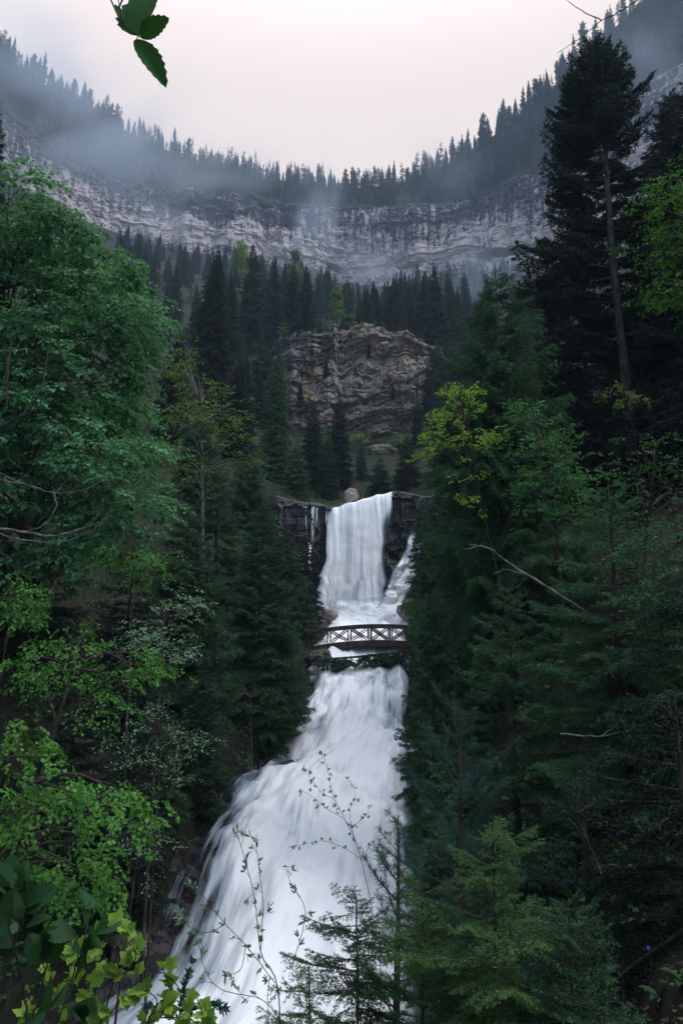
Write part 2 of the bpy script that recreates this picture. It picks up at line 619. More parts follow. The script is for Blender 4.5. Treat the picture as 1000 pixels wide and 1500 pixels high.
# ------------------------------------------------------------------ leaves
def leaf_shape(kind):
    """outline of one leaf in its own plane: x along the midrib (0..1), y across, z lift; fan about the midrib"""
    if kind == 'diamond':
        V = np.array([[0, 0, 0], [0.45, 0.36, 0.05], [1, 0, -0.08], [0.45, -0.36, 0.05]], float)
        T = [[0, 2, 1], [0, 3, 2]]
    elif kind == 'ovate':
        xs = np.array([0.12, 0.32, 0.55, 0.78])
        ys = np.array([0.20, 0.33, 0.31, 0.17])
        mid = np.stack([np.r_[0, xs, 1], np.zeros(6), -0.10 * np.r_[0, xs, 1] ** 2], 1)
        lf = np.stack([xs, ys, 0.09 - 0.10 * xs ** 2], 1)
        rt = lf * [1, -1, 1]
        V = np.vstack([mid, lf, rt])
        T = []
        for b0, flip in ((6, 0), (10, 1)):
            seq = [(0, 1, b0)] + [(1 + i, 2 + i, b0 + i + 1) for i in range(3)] + [(1 + i, b0 + i + 1, b0 + i) for i in range(3)] + [(4, 5, b0 + 3)]
            T += [s[::-1] if flip else s for s in seq]
    elif kind == 'lance':
        V = np.array([[0, 0, 0], [0.3, 0.15, 0.04], [0.65, 0.14, 0.02], [1, 0, -0.1], [0.65, -0.14, 0.02], [0.3, -0.15, 0.04], [0.5, 0, -0.03]], float)
        T = [[0, 6, 1], [1, 6, 2], [2, 6, 3], [3, 6, 4], [4, 6, 5], [5, 6, 0]]
    elif kind == 'serrate':
        n = 15
        xs = np.linspace(0.04, 0.96, n)
        ys = 0.36 * np.sin(PI * xs ** 0.8) ** 0.75 * (1 + 0.07 * (np.arange(n) % 2 * 2 - 1))
        mx = np.r_[0, xs, 1]
        V = [np.stack([mx, np.zeros(n + 2), -0.12 * mx ** 2], 1)]
        lf = np.stack([xs + 0.03 * (np.arange(n) % 2), ys, 0.10 * ys / 0.36 - 0.12 * xs ** 2], 1)
        V = np.vstack([V[0], lf, lf * [1, -1, 1]])
        T = []
        for b0, flip in ((n + 2, 0), (2 * n + 2, 1)):
            seq = [(0, 1, b0), (n, n + 1, b0 + n - 1)]
            for i in range(n - 1):
                seq += [(1 + i, 2 + i, b0 + i + 1), (1 + i, b0 + i + 1, b0 + i)]
            T += [s[::-1] if flip else s for s in seq]
    elif kind == 'maple':
        half = np.array([[-0.05, 0.16], [0.00, 0.36], [0.14, 0.44], [0.26, 0.38], [0.36, 0.50], [0.50, 0.52], [0.56, 0.40], [0.60, 0.27], [0.72, 0.25], [0.86, 0.13]])
        out = np.vstack([[[0.0, 0.0]], half, [[1.0, 0.0]], (half * [1, -1])[::-1]])
        c = np.array([[0.28, 0.0]])
        V2 = np.vstack([out, c])
        r = np.abs(V2[:, 1])
        V = np.column_stack([V2, 0.12 * r - 0.35 * r ** 2 - 0.14 * np.clip(V2[:, 0], 0, 1) ** 2])
        n = len(out)
        T = [[i, n, (i + 1) % n] for i in range(n)]
    return np.asarray(V, float), np.asarray(T)


SHAPES = {k: leaf_shape(k) for k in ('diamond', 'ovate', 'lance', 'serrate', 'maple')}


def place_leaves(S, O, X, Nn, size, shape, mat, tone, g):
    Vt, Tt = SHAPES[shape]
    X = X / (np.linalg.norm(X, axis=1, keepdims=True) + 1e-9)
    Yv = np.cross(Nn, X)
    Yv /= np.linalg.norm(Yv, axis=1, keepdims=True) + 1e-9
    Z = np.cross(X, Yv)
    sz = np.broadcast_to(size, (len(O),))[:, None, None]
    V = O[:, None] + sz * (X[:, None] * Vt[None, :, 0, None] + Yv[:, None] * Vt[None, :, 1, None] + Z[:, None] * Vt[None, :, 2, None])
    k = len(Vt)
    T = (np.arange(len(O)) * k)[:, None, None] + Tt[None]
    S.add(V.reshape(-1, 3), T.reshape(-1, 3), np.repeat(tone, k), mat)


def sprays(S, O, D, L, nleaf, size, shape, mat, g, droop=0.35, width=0.5, tilt=0.35, tone0=0.5, tvar=0.2, twigs=None, gold=0.0):
    """flat leafy sprays: origin O, direction D, length L; leaves left and right, drooping tips"""
    n = len(O)
    D = D / (np.linalg.norm(D, axis=1, keepdims=True) + 1e-9)
    up = np.tile([0, 0, 1.0], (n, 1)) + g.normal(0, 0.25, (n, 3))
    Sd = np.cross(D, up)
    Sd /= np.linalg.norm(Sd, axis=1, keepdims=True) + 1e-9
    idx = np.repeat(np.arange(n), nleaf)
    m = len(idx)
    t = g.random(m) ** 0.8
    sg = np.where(g.random(m) < 0.5, -1, 1)
    Li = L[idx]
    lat = width * Li * np.sin(PI * np.clip(t * 0.85 + 0.12, 0, 1)) * g.random(m) ** 0.7 * sg
    pos = O[idx] + D[idx] * (t * Li)[:, None] + Sd[idx] * lat[:, None]
    fall = droop * Li * (t ** 2 + (np.abs(lat) / (Li + 1e-6)) ** 2 * 1.2)
    pos[:, 2] -= fall
    pos += g.normal(0, 0.03, (m, 3)) * Li[:, None]
    X = D[idx] * 0.7 + Sd[idx] * (sg * 0.7)[:, None] + g.normal(0, 0.3, (m, 3))
    X[:, 2] -= droop * (0.5 + t)
    Nn = np.tile([0, 0, 1.0], (m, 1)) + g.normal(0, tilt, (m, 3)) + D[idx] * 0.15
    st = g.normal(tone0, tvar * 0.6, n)
    tone = st[idx] + g.normal(0, tvar, m) + gold * (t - 0.5)
    place_leaves(S, pos, X, Nn, size * g.uniform(0.65, 1.2, m), shape, mat, tone, g)
    if twigs is not None:
        for i in range(n):
            tt = np.linspace(0, 1, 5)
            p = O[i] + D[i] * (tt * L[i])[:, None]
            p[:, 2] -= droop * L[i] * tt ** 2
            tube(S, p, np.linspace(twigs, twigs * 0.4, 5), M_twig, 3, cap=False)


def leafy_tree(g, trunk_pts, trunk_r, lobes, mat, bark, leaf, shape, nspray, nleaf, droop=0.35, width=0.5, limb_r=0.05, tone0=0.5, tvar=0.2, flat=0.55, twigs=None, gold=0.0, spray_l=0.9, tilt=0.35):
    """lobes: rows (x, y, z, r). -> trunk mesh (with its limbs), crown mesh; same frame as the points"""
    S, C = Soup(), Soup()
    tp = curve(trunk_pts, 14)
    tube(S, tp, np.linspace(trunk_r, trunk_r * 0.25, len(tp)), bark, 8)
    for (x, y, z, r) in lobes:
        c = np.array([x, y, z])
        dd = np.linalg.norm((tp - c) * [1, 1, 1.0], axis=1) + np.abs(tp[:, 2] - (z - 0.45 * np.hypot(*(tp[:, :2] - c[:2]).T))) * 0.8
        j = int(np.argmin(dd))
        a = tp[j]
        mid = (a + c) / 2 + [0, 0, 0.12 * np.linalg.norm(c - a)] + g.normal(0, 0.05, 3) * np.linalg.norm(c - a)
        lp = curve([a, mid, c], 8)
        tube(S, lp, np.linspace(min(limb_r, trunk_r * 0.6), limb_r * 0.2, len(lp)), bark, 5, cap=False)
        out = c - a
        out[2] *= 0.3
        out /= np.linalg.norm(out) + 1e-9
        n = max(3, int(nspray * r * r)) if nspray > 0 else -nspray
        az = g.uniform(0, 2 * PI, n)
        rr = r * np.sqrt(g.random(n)) * 0.75
        O = c + np.stack([np.cos(az) * rr, np.sin(az) * rr, g.normal(0, 0.5, n) * r * flat - 0.25 * flat * rr ** 2 / max(r, 1e-3)], 1)
        D = np.stack([np.cos(az), np.sin(az), g.normal(0.0, 0.2, n)], 1) * 0.8 + out * 0.6 + g.normal(0, 0.25, (n, 3))
        Ls = spray_l * g.uniform(0.6, 1.2, n) * min(1.0, 0.4 + r * 0.6)
        sprays(C, O, D, Ls, nleaf, leaf, shape, mat, g, droop, width, tilt, tone0 + g.normal(0, 0.10), tvar, twigs, gold)
    return S.mesh('trunk', True), C.mesh('crown')

# ------------------------------------------------------------------ river course and ground
RY = np.array([-40, -12, 0, 8, 12, 16, 18, 21, 25, 32, 37, 42, 44, 46, 48, 50, 54, 57], float)
RZ = np.array([-16, -11.5, -10.2, -9.2, -8.5, -7.62, -6.95, -6.3, -5.75, -4.5, -3.45, -1.95, -1.25, 0.0, 0.75, 1.3, 2.1, 2.4])
_lp = [(16.5, 1470, 130), (18, 1400, 205), (21, 1280, 262), (25, 1200, 300), (32, 1095, 388), (37, 1050, 432), (42, 1000, 455), (46, 965, 462), (50, 940, 470), (57, 905, 472)]
_rp = [(16.5, 1470, 620), (18, 1400, 612), (21, 1280, 606), (25, 1200, 604), (32, 1095, 606), (37, 1050, 603), (42, 1000, 600), (46, 965, 600), (50, 940, 604), (57, 905, 596)]
LY = np.array([-40, -12, 0, 10] + [p[0] for p in _lp], float)
LX = np.array([-60, -22, -13.5, -9.2] + [P(p[2], p[1], p[0])[0] for p in _lp])
RX = np.array([-46, -10, -3.6, -0.2] + [P(p[2], p[1], p[0])[0] for p in _rp])


def river(y):
    return np.interp(y, LY, LX), np.interp(y, LY, RX), np.interp(y, RY, RZ)


def ground_z(x, y, rough=True):
    x, y = np.asarray(x, float), np.asarray(y, float)
    xl, xr, zr = river(y)
    dl, dr = np.clip(xl - x, 0, None), np.clip(x - xr, 0, None)
    left = 1.1 * np.minimum(dl, 5) + 0.75 * np.clip(dl - 5, 0, 40) + 0.35 * np.clip(dl - 45, 0, None)
    right = 1.6 * np.minimum(dr, 5.2) + 0.62 * np.clip(dr - 5.2, 0, 40) + 0.35 * np.clip(dr - 45, 0, None)
    bank = zr - 0.7 + left + right + 0.9 * smooth(0, 0.8, dl + dr)
    # the little terrace the viewer stands on
    near = (1 - smooth(4.2, 7.5, y)) * smooth(0.85, 1.7, x - 0.10 * y)
    bank = bank * (1 - near) + (-1.70 - 0.06 * np.maximum(y, 0) + 0.06 * x) * near
    # above the falls
    mid = np.interp(y, [54, 58, 70, 108, 140], [6, 11.6, 16.5, 33.5, 47])
    xc = (xl + xr) / 2 + 0.02 * np.clip(y - 60, 0, None)
    up = mid + 0.42 * np.clip(np.abs(x - xc) - 4 - 0.05 * np.clip(y - 58, 0, None), 0, None)
    w = smooth(55.6, 57.4, y)
    z = bank * (1 - w) + np.maximum(up, bank * (y < 70) - 50 * (y >= 70)) * w
    if rough:
        q = np.stack([x, y, 0 * x], -1)
        z = z + (0.55 * fbm(q * 0.22, 4, 3) + 0.12 * fbm(q * 1.3, 3, 5)) * smooth(0.2, 2.5, dl + dr + 3 * (y > 57)) * (1 - 0.75 * near)
    return z


def G(x, y):
    return float(ground_z(np.array([x]), np.array([y]))[0])


gx = np.concatenate([np.linspace(-160, -40, 30)[:-1], np.linspace(-40, -12, 60)[:-1], np.linspace(-12, 14, 140)[:-1], np.linspace(14, 40, 50)[:-1], np.linspace(40, 160, 30)])
gy = np.concatenate([np.linspace(-60, -6, 20)[:-1], np.linspace(-6, 62, 260)[:-1], np.linspace(62, 116, 70)])
X, Y = np.meshgrid(gx, gy)
S = Soup()
grid(S, X, Y, ground_z(X, Y), M_ground)
tag(link('ground', S.mesh('ground', True)), kind='structure')


def uv_mesh(S, name, U, V_, smooth_shade=True):
    me = S.mesh(name, smooth_shade)
    uv = me.uv_layers.new(name='UVMap')
    li = np.empty(len(me.loops), np.int32)
    me.loops.foreach_get('vertex_index', li)
    uv.data.foreach_set('uv', np.stack([U.ravel()[li], V_.ravel()[li]], 1).astype(np.float32).ravel())
    return me


# ------------------------------------------------------------------ river water
ry = np.concatenate([np.linspace(-8, 14, 50)[:-1], np.linspace(14, 44, 330)[:-1], np.linspace(44, 54.3, 150)])
nt = 110
tt = np.linspace(-0.03, 1.03, nt)
YY, TT = np.meshgrid(ry, tt, indexing='ij')
xl, xr, zr = river(YY)
wob = 0.9 * fbm(np.stack([YY * 0.35, 0 * YY + 3, 0 * YY], -1), 3, 21)
wob2 = 0.6 * fbm(np.stack([YY * 0.3, 0 * YY + 9, 0 * YY], -1), 3, 22)
xl = xl + 0.45 * wob * smooth(42, 30, YY)
xr = xr + wob2 * 1.3
XX = xl + (xr - xl) * TT
flow = np.concatenate([[0], np.cumsum(np.hypot(np.diff(ry), np.diff(np.interp(ry, RY, RZ))))])
VV = np.repeat(flow[:, None], nt, 1)
UU = XX - np.interp(YY, LY, (LX + RX) / 2)
q = np.stack([UU * 0.55, VV * 0.22, 0 * UU], -1)
chute = fbm(q, 4, 31)
rip = fbm(np.stack([UU * 1.6, VV * 0.5, 0 * UU], -1), 3, 37)
ZZ = zr + 0.60 * chute + 0.20 * rip + 0.25 * np.sin(PI * np.clip(TT, 0, 1)) ** 0.7
# small steps across the flow
stp = np.sin(VV * 0.9 + 1.6 * fbm(np.stack([UU * 0.4, VV * 0.12, 0 * UU], -1), 3, 41) * 3)
ZZ += 0.10 * stp
edge = np.minimum(TT, 1 - TT)
ZZ -= 0.35 * (1 - smooth(0.0, 0.09, edge))
tone = 0.70 + 0.36 * chute + 0.10 * rip
tone -= 0.66 * (1 - smooth(0.05, 0.33 + 0.12 * chute, TT)) * smooth(34, 25, YY)   # thin sheet running over ledges by the left bank
tone -= 0.45 * (1 - smooth(0.0, 0.06, edge + 0.03 * rip))
tone -= 0.34 * smooth(33, 40, YY) * smooth(0.35, 0.8, TT + 0.2 * chute) * smooth(46, 43.5, YY)                            # churned pool under the bridge
S = Soup()
grid(S, XX, YY, ZZ, M_river, np.clip(tone, 0, 1))
tag(link('river', uv_mesh(S, 'river', UU, VV)), kind='structure')

# stepped rock bed that shows through the thin water on the left
S = Soup()
bx, by = np.meshgrid(np.linspace(-0.10, 0.42, 60), np.linspace(13, 40, 300))
bl, br_, bz = river(by)
BX = bl + (br_ - bl) * bx
led = np.floor(by * 0.9 + 0.8 * fbm(np.stack([BX * 0.5, by * 0.3, 0 * bx], -1), 3, 51) * 2) / 0.9
bb, bc = worley(np.stack([BX * 0.9, by * 0.8, 0 * bx], -1), 341)
BZ = bz - 0.30 + 0.28 * bb - 0.2 * (1 - smooth(0, 0.12, bc)) + 0.15 * fbm(np.stack([BX * 0.8, by * 0.8, 0 * bx], -1), 4, 53) + 0.10 * (led - by) - 0.15 + 0.55 * smooth(0.02, -0.1, bx) + 0.12 * smooth(0.1, 0, bx)
grid(S, BX, by, BZ, M_bed)
tag(link('river_bed', S.mesh('river_bed', False)), kind='structure')


# ------------------------------------------------------------------ rock wall and the falls
def wall_y(x, z):
    """face of the rock wall behind the falls: y at (x, z)"""
    y = 56.2 + 0.10 * (x - 2)
    y = y - 1.5 * smooth(2.0, 4.2, x) * smooth(7.9, 6.6, z + 0.25 * (x - 3))        # lower ledge on the right
    y = y - 1.6 * smooth(4.4, 6.6, x) * smooth(11, 3, z)
    y = y - 1.3 * smooth(-0.2, -3.0, x)
    return y


x0w, x1w = P(405, 800, 56)[0], P(680, 800, 56)[0]
wx, wz = np.meshgrid(np.linspace(x0w, x1w, 170), np.linspace(0.2, 1.0, 150))


def lip_z(x):
    px = [405, 440, 470, 482, 520, 573, 600, 640, 680]
    py = [735, 742, 744, 744, 733, 718, 722, 728, 720]
    return np.interp(x, [P(a, b, 56)[0] for a, b in zip(px, py)], [P(a, b, 56)[2] for a, b in zip(px, py)])


WZ = 0.8 + (lip_z(wx) - 0.8) * (wz - 0.2) / 0.8
wb, wc = worley(np.stack([wx * 0.75, WZ * 0.55, 0 * wx + 0.5], -1), 331)
rel = 0.8 * wb - 0.8 * (1 - smooth(0, 0.12, wc)) + 0.5 * fbm(np.stack([wx * 0.9, WZ * 0.5, 0 * wx], -1), 5, 61)
rel2 = fbm(np.stack([wx * 0.35, WZ * 1.6, 0 * wx], -1), 4, 65)
WY = wall_y(wx, WZ) + 0.45 * rel + 0.35 * np.round(rel2 * 3) / 3
S = Soup()
grid(S, wx, WY, WZ, M_wet)
# its mossy top running back into the slope
tx, tk = np.meshgrid(np.linspace(x0w, x1w, 170), np.linspace(0, 1, 12))
TY = WY[-1][None] + tk * 4.5
TZ = WZ[-1][None] + 0.45 * np.sqrt(tk) * 1.4 + 0.15 * fbm(np.stack([tx, TY, 0 * tx], -1), 3, 67) - 0.0
TZ[0] = WZ[-1]
inw = smooth(P(478, 740, 56)[0] - 0.2, P(484, 740, 56)[0] + 0.2, tx) * smooth(P(576, 720, 56)[0] + 0.2, P(570, 720, 56)[0] - 0.2, tx)
TZ = TZ - inw * 0.55 * smooth(0, 0.15, tk)
grid(S, tx, TY, TZ, M_wet)
tag(link('rock_face', S.mesh('rock_face', False)), kind='structure')


def fall(name, top, bot, Yt, Yb, tone_fn, n=(60, 90), bow=0.5, mat=None, seed=0, rag=0.35, lumpy=0.05):
    """curtain of water between a top line and a bottom line of photo pixels at real distances"""
    r = np.linspace(0, 1, n[0])
    s = np.linspace(0, 1, n[1])
    tp = np.array([a if len(a) == 3 else P(a[0], a[1], Yt) for a in top])
    bp = np.array([a if len(a) == 3 else P(a[0], a[1], Yb) for a in bot])
    ti = np.linspace(0, 1, len(tp))
    bi = np.linspace(0, 1, len(bp))
    T3 = np.stack([np.interp(r, ti, tp[:, k]) for k in range(3)], 1)
    B3 = np.stack([np.interp(r, bi, bp[:, k]) for k in range(3)], 1)
    Rr, Ss = np.meshgrid(r, s, indexing='ij')
    e = np.sqrt(Ss)                                      # thrown out at the lip, then falling
    Xg = T3[:, 0][:, None] * (1 - Ss) + B3[:, 0][:, None] * Ss
    Yg = T3[:, 1][:, None] * (1 - e) + B3[:, 1][:, None] * e
    Zg = T3[:, 2][:, None] * (1 - Ss) + B3[:, 2][:, None] * Ss
    U = Xg
    Vv = -Zg
    zn = np.stack([0 * Zg + seed, Zg * 0.55, 0 * Zg], -1)
    Xg = Xg + rag * (fbm(zn, 4, 75) * (1 - Rr) + fbm(zn + 40, 4, 77) * Rr) * (0.3 + Ss)
    step_ = fbm(np.stack([U * 0.5, Vv * 0.8, 0 * U + seed], -1), 4, 79)
    Yg = Yg - lumpy * step_
    Yg = Yg - 0.22 * fbm(np.stack([U * 0.9, Vv * 0.10, 0 * U + seed], -1), 4, 71) - 0.07 * fbm(np.stack([U * 3.5, Vv * 0.15, 0 * U + seed], -1), 2, 73)
    Sp = Soup()
    grid(Sp, Xg, Yg, Zg, mat or M_fall, np.clip(tone_fn(Rr, Ss, Xg, Zg), 0, 1))
    o = link(name, uv_mesh(Sp, name, U + seed * 3.1, Vv))
    return tag(o, kind='structure')


def edgefade(R_, w):
    return 0.25 * (1 - smooth(0, w, np.minimum(R_, 1 - R_)))


lip = [P(a, b, 55.4) for a, b in ((479, 749), (487, 744), (496, 741), (506, 736), (518, 736), (530, 731), (541, 729), (552, 724), (562, 724), (574, 720))]
fall('waterfall', lip, [(468, 910), (500, 914), (532, 914), (566, 906)], 55.4, 53.7,
     lambda r, s, x, z: 0.88 + 0.22 * np.exp(-((r - 0.40) / 0.16) ** 2) - 0.42 * smooth(0.52, 0.80, r) * smooth(0.04, 0.25, s) + 0.12 * smooth(0.8, 0.9, r) * smooth(0.3, 0.1, s) - 1.7 * edgefade(r, 0.15) + 0.22 * smooth(0.7, 1, s) + 0.1 * (1 - smooth(0, 0.10, s)), (120, 140), rag=0.55)
# the flow sliding level towards the lip
fall('waterfall', [p + [0.1 * (i_ - 4.5) * -0.4, 4.0, 0.05] for i_, p in enumerate(lip)], lip, 59, 56.0,
     lambda r, s, x, z: 0.80 - 1.6 * edgefade(r, 0.12) + 0 * s, (60, 20), seed=2, rag=0.0, lumpy=0.0)
# veil from the right-hand ledge
fall('waterfall', [(518, 830), (530, 815), (548, 809), (565, 806)], [(516, 890), (536, 892), (554, 886), (568, 872)], 54.9, 53.5,
     lambda r, s, x, z: 0.60 - 0.20 * smooth(0.6, 0.95, r) - 1.9 * edgefade(r, 0.35) + 0.1 * smooth(0.5, 1, s) - 0.45 * (1 - smooth(0, 0.3, s)), (60, 60), seed=3, rag=0.5)
# water running down aslant from the right over broken rock
for k, (a, b, c, d, t0) in enumerate((((596, 782), (612, 778), (556, 896), (582, 906), 0.50), ((606, 790), (624, 792), (572, 880), (596, 904), 0.44), ((583, 838), (596, 832), (545, 896), (566, 902), 0.52))):
    fall('waterfall', [a, ((a[0] + b[0]) / 2, a[1] - 3), b], [c, ((c[0] + d[0]) / 2, c[1] + 6), d], 54.7 - 0.25 * k, 53.1 - 0.1 * k,
         lambda r, s, x, z: t0 + 0.22 * smooth(0.3, 0.9, s) - 1.8 * edgefade(r, 0.3) - 0.3 * (1 - smooth(0, 0.1, s)), (50, 90), seed=14 + k, rag=0.9, lumpy=0.7)
# spreading foam at the foot
fall('waterfall', [(464, 884), (500, 874), (540, 872), (568, 868), (594, 872)], [(474, 916), (505, 920), (540, 921), (575, 918), (602, 912)], 54.3, 51.8,
     lambda r, s, x, z: 0.74 - 1.8 * edgefade(r, 0.14) - 0.62 * (1 - smooth(0.0, 0.45, s)), (90, 50), seed=5, rag=0.3, lumpy=0.6)
# thin threads on the left of the main fall
for k, (a, b, c, d) in enumerate((((446, 743), (450, 743), (447, 790), (451, 792)), ((455, 741), (461, 741), (453, 800), (459, 803)), ((463, 744), (466, 744), (462, 775), (466, 777)), ((477, 742), (481, 744), (476, 776), (480, 778)))):
    fall('waterfall', [a, b], [c, d], 54.2 if k < 3 else 55.3, 53.9 if k < 3 else 55.0, lambda r, s, x, z: 0.60 - 1.6 * edgefade(r, 0.5) - 0.35 * smooth(0.5, 1, s), (14, 40), seed=6 + k, rag=0.18)
fall('waterfall', [(450, 792), (455, 798), (460, 796)], [(446, 850), (453, 858), (458, 850)], 53.9, 53.4, lambda r, s, x, z: 0.50 - 1.6 * edgefade(r, 0.4) - 0.25 * smooth(0.3, 1, s), (20, 50), seed=11, rag=0.5)

# ------------------------------------------------------------------ hill, outcrop, cliff
CPX = np.array([-400, -150, 0, 100, 200, 300, 400, 500, 600, 700, 800, 900, 1000, 1150, 1400], float)
CY = np.array([150, 250, 320, 350, 385, 410, 425, 430, 430, 412, 372, 325, 285, 225, 140], float)
BASE = np.array([200, 230, 262, 312, 350, 366, 388, 414, 414, 398, 402, 400, 380, 360, 340], float)
RIM = np.array([-40, 40, 150, 226, 268, 292, 297, 302, 306, 288, 246, 160, 90, -40, -180], float)
SKY = np.array([-200, -60, 78, 145, 200, 243, 262, 277, 268, 216, 136, 40, -60, -220, -400], float)
YB = CY + np.array([40, 50, 50, 55, 60, 60, 60, 60, 60, 60, 50, 45, 40, 30, 20])


def Pv(px, py, Y):
    u, v = (px - 500) / 1000.0, (750 - py) / 1000.0
    ryy = CP - v * SP
    return np.stack([u * Y / ryy, Y + 0 * u, (SP + v * CP) * Y / ryy], -1)


cpx = np.linspace(-400, 1400, 620)
cin = lambda tab: np.interp(cpx, CPX, np.convolve(np.pad(tab, 1, mode='edge'), [0, 1, 0], 'valid'))


def smooth_col(tab, w=31):
    v = np.interp(np.linspace(-400 - 1e-9, 1400, 620), CPX, tab)
    return np.convolve(np.pad(v, w // 2, mode='edge'), np.ones(w) / w, 'valid')


cy_ = smooth_col(CY) + 9 * fbm(np.stack([cpx * 0.012, 0 * cpx, 0 * cpx], -1), 4, 81)
pb = smooth_col(BASE, 15) + 8
prm = smooth_col(RIM, 15) + 4 * fbm(np.stack([cpx * 0.03, 0 * cpx + 5, 0 * cpx], -1), 4, 83)
psk = smooth_col(SKY, 21)
Bv = Pv(cpx, pb, cy_)
Rv = Pv(cpx, prm, cy_ + 6)
ybk = smooth_col(YB)
Kv = Pv(cpx, psk, ybk)
# rock wall: rows from below the base up to the rim
nr = 150
a = np.linspace(-0.12, 1.0, nr)
A, _ = np.meshgrid(a, cpx, indexing='ij')
CV = Bv[None] * (1 - A[..., None]) + Rv[None] * A[..., None]
tang = np.gradient(Bv, axis=0)
nor = np.stack([tang[:, 1], -tang[:, 0], 0 * tang[:, 0]], 1)
nor /= np.linalg.norm(nor, axis=1, keepdims=True)      # towards the valley
zz = CV[..., 2] + 6 * fbm(CV * [0.02, 0.02, 0.01], 3, 85) * 1.0 + 0.045 * CV[..., 0]
lay = fbm(np.stack([CV[..., 0] * 0.010, CV[..., 1] * 0.010, zz * 0.042], -1), 4, 87, 0.55)
lay = np.round(lay * 3.5) / 3.5 * 0.6 + lay * 0.4
crk = fbm(np.stack([CV[..., 0] * 0.06, CV[..., 1] * 0.03, CV[..., 2] * 0.012], -1), 5, 89)
fin = fbm(CV * 0.13, 4, 91)
cwob = 0.26 + 0.05 * fbm(np.stack([cpx * 0.013, 0 * cpx, 0 * cpx + 4], -1), 4, 261)
cdep = smooth(-0.1, 0.25, fbm(np.stack([cpx * 0.012, 0 * cpx, 0 * cpx + 9], -1), 3, 263) + 0.15) * smooth(300, 350, cpx) * smooth(800, 740, cpx)
under = -15 * cdep[None] * smooth(-0.075, -0.02, A - cwob[None]) * (1 - smooth(0.018, 0.034, A - cwob[None]))      # long dark undercut near the foot
wp = np.stack([CV[..., 0] * 0.020, CV[..., 1] * 0.020, zz * 0.060], -1) + 0.45 * fbm(CV * 0.03, 4, 201)[..., None]
bl1, ck1 = worley(wp, 211)
bl2, ck2 = worley(wp * 2.7, 221)
pill = fbm(np.stack([CV[..., 0] * 0.022, CV[..., 1] * 0.022, 0 * zz], -1), 3, 231)          # buttresses and gullies
wl = 0.07 * fbm(np.stack([cpx * 0.010, 0 * cpx, 0 * cpx], -1), 4, 251)[None] + 0.03 * fbm(CV * 0.05, 3, 253)
ledges = 0
for a0, h_, sd in ((0.30, 5.0, 1), (0.50, 3.5, 2), (0.70, 4.5, 3), (0.86, 3.0, 4)):
    pres = smooth(-0.25, 0.15, fbm(np.stack([cpx * 0.008, 0 * cpx + sd * 7, 0 * cpx], -1), 3, 255))[None]
    pres = pres * smooth(-0.35, 0.2, fbm(np.stack([CV[..., 0] * 0.035, CV[..., 1] * 0.035, CV[..., 2] * 0.02 + sd * 5], -1), 3, 257))
    aa = A - a0 - wl * (1 + 0.3 * sd)
    ledges = ledges + h_ * pres * np.exp(-np.clip(aa, 0, None) / 0.10) * (aa > 0)      # overhanging lip, running back above it
rough_ = fbm(CV * [0.09, 0.09, 0.045], 6, 271, 0.62)
but = fbm(np.stack([CV[..., 0] * 0.07 + 2 * rough_, CV[..., 1] * 0.07, CV[..., 2] * 0.006], -1), 4, 273)
disp = 0.38 * ledges + 0.6 * lay + 5.0 * crk + 12 * pill + 4.5 * np.round(but * 4) / 4 + 1.0 * bl1 + 0.8 * bl2 + 5.0 * rough_ + 1.5 * fin + under + 1
CVd = CV + nor[None] * (disp * (1 - 0.6 * (A > 0.985)))[..., None]
ctone = 0.40 + 0.45 * np.exp(-((A - 0.27 - 0.10 * fbm(np.stack([cpx * 0.012, 0 * cpx, 0 * cpx], -1), 3, 241)[None]) / 0.16) ** 2) + 0.10 * bl1 + 0.25 * fbm(CV * [0.02, 0.02, 0.03], 3, 243) - 0.25 * smooth(0.55, 0.85, A)
S = Soup()
grid(S, CVd[..., 0], CVd[..., 1], CVd[..., 2], M_cliff, np.clip(ctone, 0, 1))
tag(link('cliff', S.mesh('cliff', False)), kind='structure')
# wooded slope above the rim
ns = 24
b = np.linspace(0, 1, ns)
Bb, _ = np.meshgrid(b, cpx, indexing='ij')
top0 = CVd[-1]
SV = top0[None] * (1 - Bb[..., None]) + Kv[None] * Bb[..., None]
SV[..., 2] += 3.0 * fbm(SV * 0.05, 3, 93) * np.sin(PI * np.clip(Bb, 0, 1)) - 0.3
back = Kv + [0, 60, -60]
SV = np.concatenate([SV, back[None]], 0)
S = Soup()
grid(S, SV[..., 0], SV[..., 1], SV[..., 2], M_hill)
tag(link('mountain_slope', S.mesh('mountain_slope', True)), kind='structure')
# talus slope from the outcrop up to the cliff
HPX = np.array([-400, -150, 0, 150, 300, 400, 500, 620, 700, 800, 1000, 1150, 1400], float)
HY = np.array([30, 40, 55, 70, 92, 108, 110, 110, 100, 85, 60, 45, 32], float)
HP = np.array([760, 740, 700, 640, 560, 515, 500, 505, 560, 600, 660, 700, 740], float)
hl = Pv(cpx, np.interp(cpx, HPX, HP), np.interp(cpx, HPX, HY))
Bup = Bv + [0, 6, 6]


def hill_pts(i, t):
    """point on the talus slope: column value cpx index array i, t 0 (foot) to 1 (cliff)"""
    L0, B0 = hl[i], Bup[i]
    p = L0 * (1 - t)[..., None] + B0 * t[..., None]
    p[..., 2] -= 9 * np.sin(PI * t) * 0.5
    p[..., 2] += 3.0 * fbm(p * [0.03, 0.03, 0], 4, 95) * np.sin(PI * np.clip(t, 0, 1)) ** 0.5
    return p


